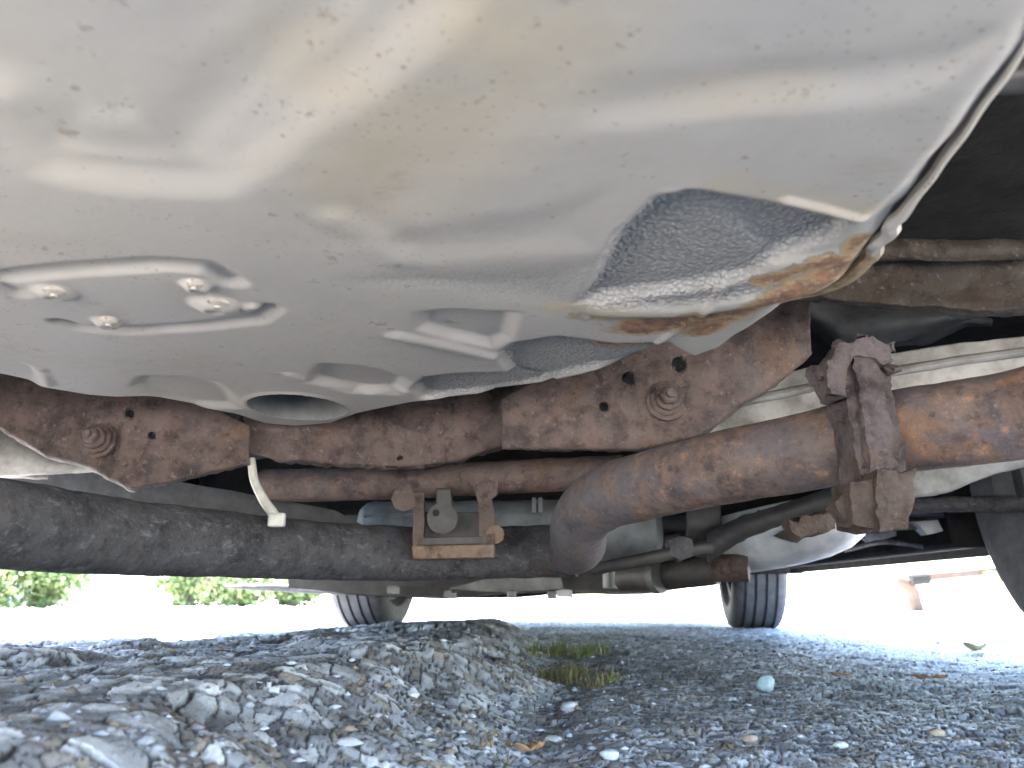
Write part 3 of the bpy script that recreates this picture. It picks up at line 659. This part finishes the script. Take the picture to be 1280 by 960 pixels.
for poly, D, mt in (([(1140, 652), (1172, 650), (1180, 664), (1160, 668), (1150, 658)], 1.6, GREYP), ([(1196, 656), (1204, 650), (1216, 656), (1222, 664), (1200, 664)], 1.6, RUST_CLAY), ([(1078, 668), (1120, 662), (1140, 664), (1090, 678)], 1.9, GREYP),
                   ([(50, 697), (72, 676), (76, 700)], 1.5, RUST_CLAY), ([(78, 696), (84, 694), (94, 708), (88, 710)], 1.5, GREYP)):
    v, f = dense(*prism(poly, D, D + .03), [.03]); obj('body_clip', jag(v, .002, 60), f, mt, car)

rc = random.Random(21)
for k in range(16):
    u = rc.uniform(150, 1120); v = rc.uniform(640, 690); D = rc.uniform(1.5, 2.05); du = rc.uniform(30, 110)
    pipe('hose', [at(u - du, v + rc.uniform(-12, 12), D), at(u, v + rc.uniform(-8, 8), D + .03), at(u + du, v + rc.uniform(-12, 12), D)], rc.uniform(.005, .014), rc.choice([DARKM, RUST_DARK, BLACK, RUST_BEAM]), seg=5, n=10)
for k in range(14):
    u = rc.uniform(180, 1150); v = rc.uniform(630, 700); D = rc.uniform(1.45, 2.0)
    vv, ff = dense(*box(at(u, v, D), (rc.uniform(.03, .09), .02, rc.uniform(.02, .05))), [.03, .02]); obj('underbody_bracket', jag(vv, .006, 30, k), ff, rc.choice([DARKM, RUST_BEAM, RUST_CLAY, DULL]), car, True, sharp=30)

# --- front underbody: engine tray, subframe, pans
def slabbox(name, poly, D0, D1, mat, amp=.003, cut=(.25, .12, .06), k=9):
    v, f = dense(*prism(poly, D0, D1), cut); return obj(name, jag(v, amp, k), f, mat, car, True, sharp=40)
slabbox('engine_tray', [(420, 742), (540, 748), (650, 746), (700, 742), (760, 741), (830, 742), (850, 700), (420, 700)], 2.6, 3.5, BLACK)
slabbox('front_subframe', [(360, 700), (900, 690), (900, 730), (820, 741), (700, 738), (560, 746), (470, 744), (360, 736)], 2.2, 2.5, DARKM)
slabbox('oil_pan', [(640, 715), (676, 722), (700, 716), (704, 735), (640, 742), (560, 735)], 2.15, 2.5, DULL)
for (u, v_, w_) in [(560, 742, 5), (566, 744, 4), (492, 738, 7), (640, 742, 5), (828, 735, 4), (706, 742, 9), (690, 744, 5)]:
    v, f = dense(*box(at(u, v_, 2.12), (w_ * .0042, .02, .018)), [.01]); obj('underbody_bracket', jag(v, .004, 60, u), f, DULL if u != 706 else SILVER, car)
sheet('front_lip', [(280, 732), (340, 730), (420, 733), (560, 738)], [(280, 734), (340, 738), (420, 742), (560, 748)], [(280, 2.9), (560, 2.8)], FABRIC, rows=8, bulge=.01, lip=.05)
slabbox('tunnel_shield', [(600, 600), (760, 596), (800, 640), (560, 644)], 1.7, 2.2, FABRIC)
slabbox('rear_floor', [(130, 578), (360, 570), (700, 560), (900, 560), (1100, 560), (1180, 600), (1000, 650), (700, 636), (400, 628), (170, 625)], 1.85, 1.89, BLACK)
slabbox('rear_floor', [(-80, 590), (170, 590), (420, 640), (520, 690), (540, 700), (300, 690), (200, 690), (-60, 640)], 1.05, 1.4, FABRIC)

# --- body shell: sills, floor, bumpers, cabin, wheels
HW = .84
def rect_box(name, x0, x1, y0, y1, z0, z1, mat, bev=.012, amp=0, parent=car):
    v, f = dense(*box(((x0 + x1) / 2, (y0 + y1) / 2, (z0 + z1) / 2), (x1 - x0, y1 - y0, z1 - z0)), [.4, .2]); v = jag(v, amp, 8) if amp else v
    return obj(name, v, f, mat, parent, bevel=bev)
rect_box('underbody', CX - HW + .02, CX + HW - .02, -.44, 3.95, .47, .50, BLACK, .004, .004)
rect_box('front_floor', CX - HW + .1, CX + HW - .1, 1.55, 2.75, .27, .46, BLACK, .01, .004)
rect_box('engine_bay', CX - .55, CX + .58, 2.75, 3.85, .19, .46, BLACK, .01, .006)
for s in (-1, 1):
    x0 = CX + s * HW
    rect_box('sill', min(x0, x0 - s * .07), max(x0, x0 - s * .07), 1.32, 2.80, .215, .34, BLACK, .01)
    rect_box('sill_lip', min(x0 - s * .03, x0 - s * .034), max(x0 - s * .03, x0 - s * .034), 1.36, 2.76, .195, .213, DARKM, 0)
def shell():
    ys = np.concatenate([np.linspace(-.52, -.40, 6), np.linspace(-.36, 4.1, 93), np.linspace(4.12, 4.2, 4)])
    V = []; prof_n = 17
    for y in ys:
        endr = min(1, math.sqrt(max(0, 1 - max(0, (-.36 - y) / .17) ** 2))) if y < 0 else min(1, math.sqrt(max(0, 1 - max(0, (y - 3.8) / .42) ** 2)))
        hw = HW * (.72 + .28 * endr)
        belt = np.interp(y, [-.52, -.34, .1, 2.6, 2.9, 3.9, 4.2], [.62, .9, .96, .93, .92, .78, .6]); roof = np.interp(y, [-.52, -.3, .15, .6, 1.6, 2.2, 2.95, 3.9, 4.2], [.64, .93, 1.33, 1.43, 1.44, 1.36, .95, .80, .62])
        z0 = np.interp(y, [-.52, -.34, .55, 1.3, 2.8, 3.55, 4.0, 4.2], [.44, .40, .26, .22, .22, .20, .18, .24])
        topw = hw * (.70 if roof > belt + .1 else .93)
        half = [(hw * .97, z0), (hw, z0 + .06), (hw + .01, (z0 + belt) * .5 - .08), (hw + .015, (z0 + belt) * .5 + .05), (hw - .01, belt - .04), (hw - .03, belt), (hw * .5 + topw * .5, belt * .5 + roof * .5), (topw, roof - .04)]
        pr = half + [(0, roof)] + [(-a, b) for a, b in half[::-1]]
        for (a, b) in pr: V.append((CX + a, y, b))
    V = np.array(V); F = grid_faces(len(ys), prof_n)
    cen = V[F].mean(1); kill = np.zeros(len(F), bool)
    for yc in (CYR, CYF):
        side = (np.abs(cen[:, 0] - CX) > HW * .8)
        d = np.hypot(cen[:, 1] - yc, cen[:, 2] - .30); kill |= side & (d < .37)
        dv = np.hypot(V[:, 1] - yc, V[:, 2] - .30); nearv = (dv < .42) & (np.abs(V[:, 0] - CX) > HW * .8) & (dv > .33)
        V[:, 2] = np.where(nearv & (V[:, 2] > .30), .30 + (V[:, 2] - .30) * .38 / np.maximum(dv, .01), V[:, 2])
    row = (np.arange(len(F)) // (prof_n - 1)); colm = np.arange(len(F)) % (prof_n - 1)
    g = np.isin(colm, [5, 6, 9, 10]) & (cen[:, 2] > .95) & (cen[:, 1] > -.2) & (cen[:, 1] < 2.75)
    pil = (np.abs(cen[:, 1] - 1.2) < .04)
    body = obj('body_shell', V, [tuple(f) for f in F[~kill & ~(g & ~pil)]], PAINT, car, True, sharp=40)
    body.modifiers.new('solid', 'SOLIDIFY').thickness = .004
    obj('side_window', V, [tuple(f) for f in F[g & ~pil]], GLASS, body, True)
    # closed ends
    for k, nm in ((0, 'rear_bumper'), (len(ys) - 1, 'front_bumper')):
        ring = V[k * prof_n:(k + 1) * prof_n]; obj(nm, ring, [tuple(range(prof_n))], PAINT, body, False)
shell()
def wheel(x, y, side, steer=0.0, rad=.305, wd=.19, gz=0.0):
    "side +1: outer face looks to +x"
    w_ = bpy.data.objects.new('wheel', None); scn.collection.objects.link(w_); w_.parent = car; c = np.array((x, y, rad + gz)); w_.location = tuple(c - ORG[car]); ORG[w_] = c
    h = wd / 2; prof = []
    gr = [-.056, -.020, .018, .054]
    prof += [(-h * .72, rad * .64), (-h * .98, rad * .72), (-h * 1.04, rad * .82), (-h * 1.0, rad * .91), (-h * .93, rad * .955), (-h * .80, rad * .985)]
    for g in gr: prof += [(g - .0055, rad), (g - .0045, rad - .009), (g + .0045, rad - .009), (g + .0055, rad)]
    prof += [(h * .80, rad * .985), (h * .93, rad * .955), (h * 1.0, rad * .91), (h * 1.04, rad * .82), (h * .98, rad * .72), (h * .72, rad * .64)]
    n = 96; V = []; cs, sn = math.cos(steer), math.sin(steer)
    def ringpt(a_, r_, t):
        lx = a_; ly = r_ * math.cos(t); lz = r_ * math.sin(t)
        fl = max(lz, -rad + .006) if lz < -rad + .006 else lz
        return c + np.array((lx * cs + ly * sn, -lx * sn + ly * cs, fl))
    for (a_, r_) in prof:
        for k in range(n): V.append(ringpt(a_, r_, 2 * math.pi * k / n))
    obj('tyre', V, [tuple(f) for f in grid_faces(len(prof), n, True)] , RUBBER, w_, True, sharp=30)
    V = []; pr = [(-h * .72, rad * .66), (-h * .70, rad * .6), (-h * .3, rad * .57), (h * .2, rad * .52), (h * .25, rad * .2), (h * .3, .001)]
    pr = [(a_ * side, r_) for a_, r_ in pr] + []
    for (a_, r_) in pr:
        for k in range(48): V.append(ringpt(a_, r_, 2 * math.pi * k / 48))
    o = obj('rim', V, [tuple(f) for f in grid_faces(len(pr), 48, True)], RIM, w_, True); o.modifiers.new('solid', 'SOLIDIFY').thickness = .004
    V = []; pr = [(-h * .55 * side, .13), (-h * .45 * side, .13), (-h * .45 * side, .001)]
    for (a_, r_) in pr:
        for k in range(32): V.append(ringpt(a_, r_, 2 * math.pi * k / 32))
    obj('brake_disc', V, [tuple(f) for f in grid_faces(3, 32, True)], RUST_BEAM, w_)
wheel(-.530, 3.2, -1, .16); wheel(.925, 3.2, 1, .14)
wheel(-.74, .55, -1, 0); wheel(.85, 1.04, 1, 0)
for (x, y) in ((-.76, .55), (.86, 1.02), (CX - .68, CYF), (CX + .76, CYF)):
    V = []; s = -1 if x < CX else 1; w2 = .12
    for xx in (x - w2, x + w2):
        for k in range(25): a = R(-18) + R(216) * k / 24; V.append((xx, y + .365 * math.cos(a), .30 + .335 * math.sin(a)))
    F = [tuple(f) for f in grid_faces(2, 25)]; o = obj('wheel_liner', V, F, BLACK, car, True); o.modifiers.new('solid', 'SOLIDIFY').thickness = .006

# ---------------------------------------------------------------- things on the ground
def gz_at(x, y): return float(ground_full(np.array([x]), np.array([y]))[0][0]) + .004
def ongr(u, v):
    x, f, z = ray(u, v); D = .2
    while D < 6:
        t = D / f
        if CZ + z * t <= gz_at(x * t, D): break
        D *= 1.01
    return np.array((x * D / f, D, gz_at(x * D / f, D)))
def pebble(u, v, size, colr, label, cat='stone', flat=.6, name='pebble', seed=1, lift=.3):
    p = ongr(u, v); bm = bmesh.new(); bmesh.ops.create_icosphere(bm, subdivisions=3, radius=1); V = np.array([x.co[:] for x in bm.verts]); F = [tuple(q.index for q in f.verts) for f in bm.faces]; bm.free()
    V = V * (1 + .22 * fbm(V * 1.1 + seed * 3.7, 3, seed))[:, None]; V = V * size * .5 * np.array((1, .9, flat)) + p + (0, 0, size * .5 * flat * lift)
    m = plain(name + '_%s' % label[:8], colr, tuple(c * .7 for c in colr), .6, k=90)
    return tag(obj(name, V, F, m, None, True, sharp=0), label, cat)
pebble(959, 866, .021, (.42, .52, .55), 'round pale blue-green pebble lying alone on the asphalt to the right', flat=.95, seed=3, lift=.8)
pebble(1010, 740, .001, (.3, .3, .3), 'x') if False else None
pebble(937, 931, .013, (.42, .31, .25), 'small tan-orange stone in the gravelly asphalt near the bottom edge', seed=5)
pebble(712, 890, .020, (.55, .56, .58), 'light grey angular stone just right of the broken slab edge', seed=6)
pebble(692, 928, .016, (.6, .6, .56), 'flat whitish stone chip below the dark crack of the slab edge', flat=.4, seed=7)
pebble(762, 948, .013, (.6, .62, .66), 'bright bluish white stone at the bottom edge, right of the slab', seed=8)
pebble(1052, 934, .011, (.66, .66, .66), 'small white stone near the bottom edge right of the pebble', seed=9)
pebble(1172, 920, .014, (.46, .36, .26), 'beige stone low in the right corner of the asphalt', seed=10)
LEAFM = plain('dry_leaf', (.34, .24, .12), (.2, .12, .06), .7, k=60); LEAFY = plain('pale_leaf', (.42, .38, .22), (.3, .25, .12), .7, k=60)
def leaf(u, v, L, wd, az, mat, label, curl=.25, lift=.004):
    p = ongr(u, v) + (0, 0, lift); n = 12; V = []
    for i in range(n + 1):
        t = i / n; ww = wd * .5 * math.sin(math.pi * t ** .8) + .0004
        for s in (-1, -.5, 0, .5, 1):
            lx = (t - .5) * L; ly = s * ww * (1 + .2 * math.sin(9 * t + s)); lz = curl * L * ((t - .5) ** 2) * 1.4 + .35 * abs(s) * ww + .002 * math.sin(14 * t * (1 + .3 * s))
            V.append(p + np.array((lx * math.cos(az) - ly * math.sin(az), lx * math.sin(az) + ly * math.cos(az), lz)))
    o = obj('dry_leaf', V, [tuple(f) for f in grid_faces(n + 1, 5)], mat, None, True); o.modifiers.new('solid', 'SOLIDIFY').thickness = .0005
    return tag(o, label, 'leaf')
leaf(1222, 818, .058, .036, .25, LEAFY, 'curled pale yellow leaf on the asphalt near the sunlit edge', .9)
leaf(1050, 848, .036, .011, .1, LEAFM, 'narrow light brown leaf lying beyond the blue-green pebble', .2)
leaf(1160, 852, .055, .012, -.1, plain('rust_leaf', (.3, .17, .10), (.2, .1, .06)), 'long reddish brown leaf scrap at the right of the shaded asphalt', .1)
leaf(660, 946, .030, .015, .5, plain('orange_leaf', (.42, .25, .13), (.3, .15, .08)), 'orange-brown leaf scrap at the foot of the slab edge', .4)
leaf(905, 944, .014, .006, -.6, plain('dark_leaf', (.12, .08, .05), (.06, .04, .03)), 'tiny dark brown leaf scrap among the stones at the bottom', .3)
def tuft(u, v, rad, n, h, cols, label, seed, flat=.5):
    rnd = random.Random(seed); c = ongr(u, v); t = thing('grass_tuft', tuple(c), label, 'grass tuft')
    parts = [([], []) for _ in cols]; cl = [(rnd.gauss(0, rad * .5), rnd.gauss(0, rad * .5)) for _ in range(9)]
    for i in range(n):
        q = cl[rnd.randrange(len(cl))]; b = c + np.array((q[0] * 1.5 + rnd.gauss(0, rad * .16), q[1] * 2.4 + rnd.gauss(0, rad * .25), 0)); b[2] = gz_at(b[0], b[1]) - .002
        a2 = rnd.random() * 6.28; L = h * (.45 + .7 * rnd.random()); ou = np.array((math.cos(a2), math.sin(a2), 0)); le = flat * (.3 + 1.2 * rnd.random()); w0 = .0008 + .0008 * rnd.random(); pr = np.array((-ou[1], ou[0], 0))
        V, F = parts[rnd.randrange(len(cols))]; o = len(V)
        for k in range(5):
            s = k / 4; q = b + ou * L * le * s ** 1.4 + np.array((0, 0, L * (s - .45 * le * s * s)))
            wk = w0 * (1 - s) + .0001; V += [q - pr * wk, q + pr * wk]
        F += [(o + 2 * k, o + 2 * k + 1, o + 2 * k + 3, o + 2 * k + 2) for k in range(4)]
    for (V, F), m in zip(parts, cols):
        if V: obj('blades', V, F, m, t, True, sharp=0, kind='stuff')
G1 = plain('weed_green', (.16, .19, .06), (.09, .12, .04), k=80); G2 = plain('weed_straw', (.36, .29, .16), (.25, .19, .1), k=80); G3 = plain('weed_brown', (.2, .14, .09), (.12, .08, .05), k=80)
tuft(702, 818, .055, 420, .035, [G1, G1, G2], 'olive green tuft of weeds in the gutter beyond the broken slab', 3)
tuft(706, 852, .050, 500, .026, [G1, G2, G3], 'low straw and green weeds along the slab edge nearer the camera', 4, .8)
tuft(668, 842, .022, 110, .022, [G2, G3], 'thin brown dry grass growing on the slab shoulder', 5, .8)
tuft(628, 944, .016, 40, .014, [G2, G3], 'few dry straw stalks at the bottom of the slab edge', 6, .9)

# stones big enough to tell apart, set in the slab and the asphalt
def stones():
    m = M('stone_face', .6, 0, .5); oi = m.t.nodes.new('ShaderNodeObjectInfo')
    c = m.ramp(oi.outputs['Random'], [(.0, (.26, .26, .29)), (.25, (.42, .43, .47)), (.5, (.58, .59, .65)), (.72, (.42, .36, .31)), (.85, (.8, .81, .86))])
    c = m.mix(m.mr(m.noise(260, 4), .4, .7, 0, .5), c, (.14, .135, .14)); m.col(c); m.bump(m.noise(300, 5), .0012, .8)
    protos = []
    bm = bmesh.new(); bmesh.ops.create_icosphere(bm, subdivisions=2, radius=1); S = np.array([x.co[:] for x in bm.verts]); F = [tuple(q.index for q in f.verts) for f in bm.faces]; bm.free()
    for k in range(14):
        V = S * (1 + .55 * vn3(S * 1.1 + k * 7.3, k) + .2 * vn3(S * 2.7 + k * 3, k + 40))[:, None]; V = np.sign(V) * np.minimum(np.abs(V), (.95, .75, .8)); V = V * (1, .8, .42)
        me = bpy.data.meshes.new('stone'); me.from_pydata([tuple(v) for v in V], [], F); me.shade_smooth(); me.set_sharp_from_angle(angle=R(32)); me.materials.append(m.m); protos.append(me)
    rnd = random.Random(12); n = 0; ground = bpy.data.objects['asphalt']; og = ORG[ground]; spots = []
    while n < 285:
        slab = rnd.random() < .72; y = .27 + (.75 if slab else .6) * rnd.random() ** 1.25; y += 0 if slab else .22
        x = rnd.uniform(-.66 * y - .02, float(slab_edge(y)) - .06) if slab else rnd.uniform(float(slab_edge(y)) + .03, .68 * y)
        sz = (.0045 + .0085 * rnd.random() ** 2) * (1 if slab else .75)
        if any((x - a) ** 2 + (y - b) ** 2 < (sz + c_) ** 2 * .8 for a, b, c_ in spots): continue
        spots.append((x, y, sz)); z = ground_full(np.array([x]), np.array([y]))[0][0]
        o = bpy.data.objects.new('stone', protos[n % 14]); o.parent = ground; o.location = (x - og[0], y - og[1], z - sz * .16 - og[2])
        o.scale = (sz * rnd.uniform(.8, 1.3), sz * rnd.uniform(.8, 1.3), sz * rnd.uniform(.7, 1.2)); o.rotation_euler = (rnd.gauss(0, .22), rnd.gauss(0, .22), rnd.random() * 6.28)
        scn.collection.objects.link(o); n += 1
stones()

# loose chips over the broken edge and the road: uncountable
def chips():
    n = 2600; y = .38 + 1.9 * RNG.random(n) ** 1.6; x = (RNG.random(n) * 1.5 - .72) * (y * .9 + .1); e = slab_edge(y)
    near = RNG.random(n) < .42; x = np.where(near, e + RNG.normal(0, .07, n) - .02, x)
    z = ground_full(x, y)[0] + .004
    base = np.array([(1, 0, 0), (.3, .9, 0), (-.8, .6, .0), (-.8, -.6, 0), (.35, -.9, 0), (.2, .1, .8), (-.2, -.1, -.6)])
    F0 = [(0, 1, 5), (1, 2, 5), (2, 3, 5), (3, 4, 5), (4, 0, 5), (1, 0, 6), (2, 1, 6), (3, 2, 6), (4, 3, 6), (0, 4, 6)]
    s = .0012 + .0038 * RNG.random(n) ** 2.2; a = RNG.random(n) * 6.28
    B = base[None] * (1 + .35 * RNG.normal(size=(n, 7, 1))); ca, sa = np.cos(a)[:, None], np.sin(a)[:, None]
    V = np.stack([B[..., 0] * ca - B[..., 1] * sa, B[..., 0] * sa + B[..., 1] * ca, B[..., 2] * .7], -1) * s[:, None, None]
    V += np.stack([x, y, z + s * .25], 1)[:, None]; F = (np.array(F0)[None] + 7 * np.arange(n)[:, None, None]).reshape(-1, 3)
    pal = np.array([(.12, .12, .13), (.22, .22, .25), (.34, .35, .39), (.5, .52, .57), (.26, .2, .15), (.16, .13, .11)])
    col = np.repeat(pal[RNG.integers(0, 6, n)], 7, 0)
    o = obj('gravel', V.reshape(-1, 3), F, GROUND, None, False, {'stone': col}, kind='stuff', origin=(0, 1, 0)); o['label'] = 'loose stone chips scattered over the rough asphalt'; o['category'] = 'gravel'
chips()

# ---------------------------------------------------------------- background
BARK = plain('bark', (.16, .12, .09), (.09, .07, .05)); LEAFG = plain('leaf_green', (.12, .17, .06), (.08, .12, .045), k=9); LEAFG2 = plain('leaf_light', (.15, .19, .07), (.10, .14, .05), k=9)
def gp(u, D): return np.array(((u - 640) / FPX * D * 1.035, D, 0))
def shrub(u, D, h, wd, seed, label, n=2600, mats=(LEAFG, LEAFG2)):
    rnd = np.random.default_rng(seed); c = gp(u, D); t = thing('shrub', tuple(c), label, 'shrub', 'leafy shrubs in front of the grey fence')
    st = []
    for k in range(5):
        a = rnd.random() * 6.28; st.append(tube(catmull([c + (0, 0, -.02), c + (.15 * math.cos(a) * wd, .15 * math.sin(a) * wd, h * .35), c + (.35 * math.cos(a) * wd, .3 * math.sin(a) * wd, h * .75)], 4), np.linspace(.03, .008, 9), 6))
    obj('stem', *merge(*st), BARK, t)
    cl = rnd.normal(size=(26, 3)) * np.array((wd * .30, wd * .26, h * .24)) + c + (0, 0, h * .5)
    for mi, m in enumerate(mats):
        k = n // 2; q = cl[rnd.integers(0, 26, k)] + rnd.normal(size=(k, 3)) * wd * .10; q[:, 2] = np.maximum(q[:, 2], .03)
        e1 = rnd.normal(size=(k, 3)); e1 /= np.linalg.norm(e1, axis=1)[:, None]; e2 = np.cross(e1, rnd.normal(size=(k, 3))); e2 /= np.linalg.norm(e2, axis=1)[:, None]
        s = (.03 + .03 * rnd.random(k))[:, None]; V = np.stack([q - e1 * s, q + e2 * s * .5, q + e1 * s, q - e2 * s * .5], 1).reshape(-1, 3)
        obj('foliage', V, np.arange(4 * k).reshape(-1, 4), m, t, False, kind='stuff')
shrub(20, 9.5, .9, 1.0, 1, 'leafy green shrub at the far left, standing on the sunlit ground')
shrub(-70, 8.8, 1.2, 1.3, 2, 'tall green shrub at the left edge, beyond the exhaust pipe')
shrub(95, 10.2, .75, .7, 3, 'small pale green shrub right of the larger left shrub before a grey fence')
shrub(262, 12.5, .62, .6, 4, 'low dark green shrub left of the thin fence post')
shrub(325, 12.0, .55, .8, 5, 'round yellow-green shrub right of the thin post')
shrub(385, 12.0, .5, .8, 6, 'light green shrub beside the left front tyre')
WALL = plain('fence_grey', (.30, .33, .37), (.25, .28, .31), k=3); WOOD = plain('weathered_wood', (.075, .045, .03), (.045, .028, .02), k=6)
def fence():
    a = gp(-260, 12.8); b = gp(160, 13.2); t = thing('fence', tuple((a + b) / 2), 'blue-grey board fence behind the shrubs at the left', 'fence'); n = 44
    for i in range(n):
        q = a + (b - a) * (i + .5) / n; obj('board', *box(q + (0, .0, .55), (np.linalg.norm(b - a) / n - .012, .025, 1.1)), WALL, t, False)
    for z in (.25, .85): obj('rail', *box((a + b) / 2 + (0, .045, z), (np.linalg.norm(b - a), .05, .09)), WALL, t, False)
fence()
q = gp(285, 12.2); v, f = tube([q, q + (0, 0, 1.1)], [.055, .05], 10); tag(obj('fence_post', v, f, WOOD), 'brown wooden post standing between the shrubs left of the tyre', 'post')
def rail():
    D = 8.0; a = at(1128, 722, D); b = at(1330, 706, 7.6); t = thing('barrier_rail', (a[0], D, 0), 'low brown wooden rail on a dark post, right of the right front tyre', 'rail')
    v, f = dense(*prism([(1150, 718), (1262, 708), (1330, 702), (1330, 710), (1262, 716), (1152, 727)], 8.0, 8.1), [.3, .15]); obj('rail', jag(v, .006, 12), f, WOOD, t)
    p = at(1140, 740, D); v, f = tube([(p[0] + .02, D, -.02), (p[0], D, .16), (p[0] - .06, D, .26), (p[0] - .13, D, .31)], [.07, .065, .08, .04], 10); obj('post', jag(v, .01, 9), f, WOOD, t)
    v, f = tube([at(1138, 725, 7.93), at(1160, 723, 7.93)], .055, 12); obj('rail_sleeve', v, f, HOLE, t)
    v, f = dense(*prism([(1232, 714), (1262, 712), (1254, 726), (1246, 738), (1240, 728)], 7.98, 8.04), [.1, .05]); obj('hanging_clump', jag(v, .03, 9), f, LEAFG, t)
rail()
q = gp(1215, 8.6); tag(obj('kerb_stone', *dense(*box((q[0] - .05, 8.6, .03), (2.0, .14, .1)), [.4, .2]), plain('pale_kerb', (.5, .5, .5), (.4, .4, .4)), bevel=.01), 'long pale low kerb behind the wooden rail', 'kerb')
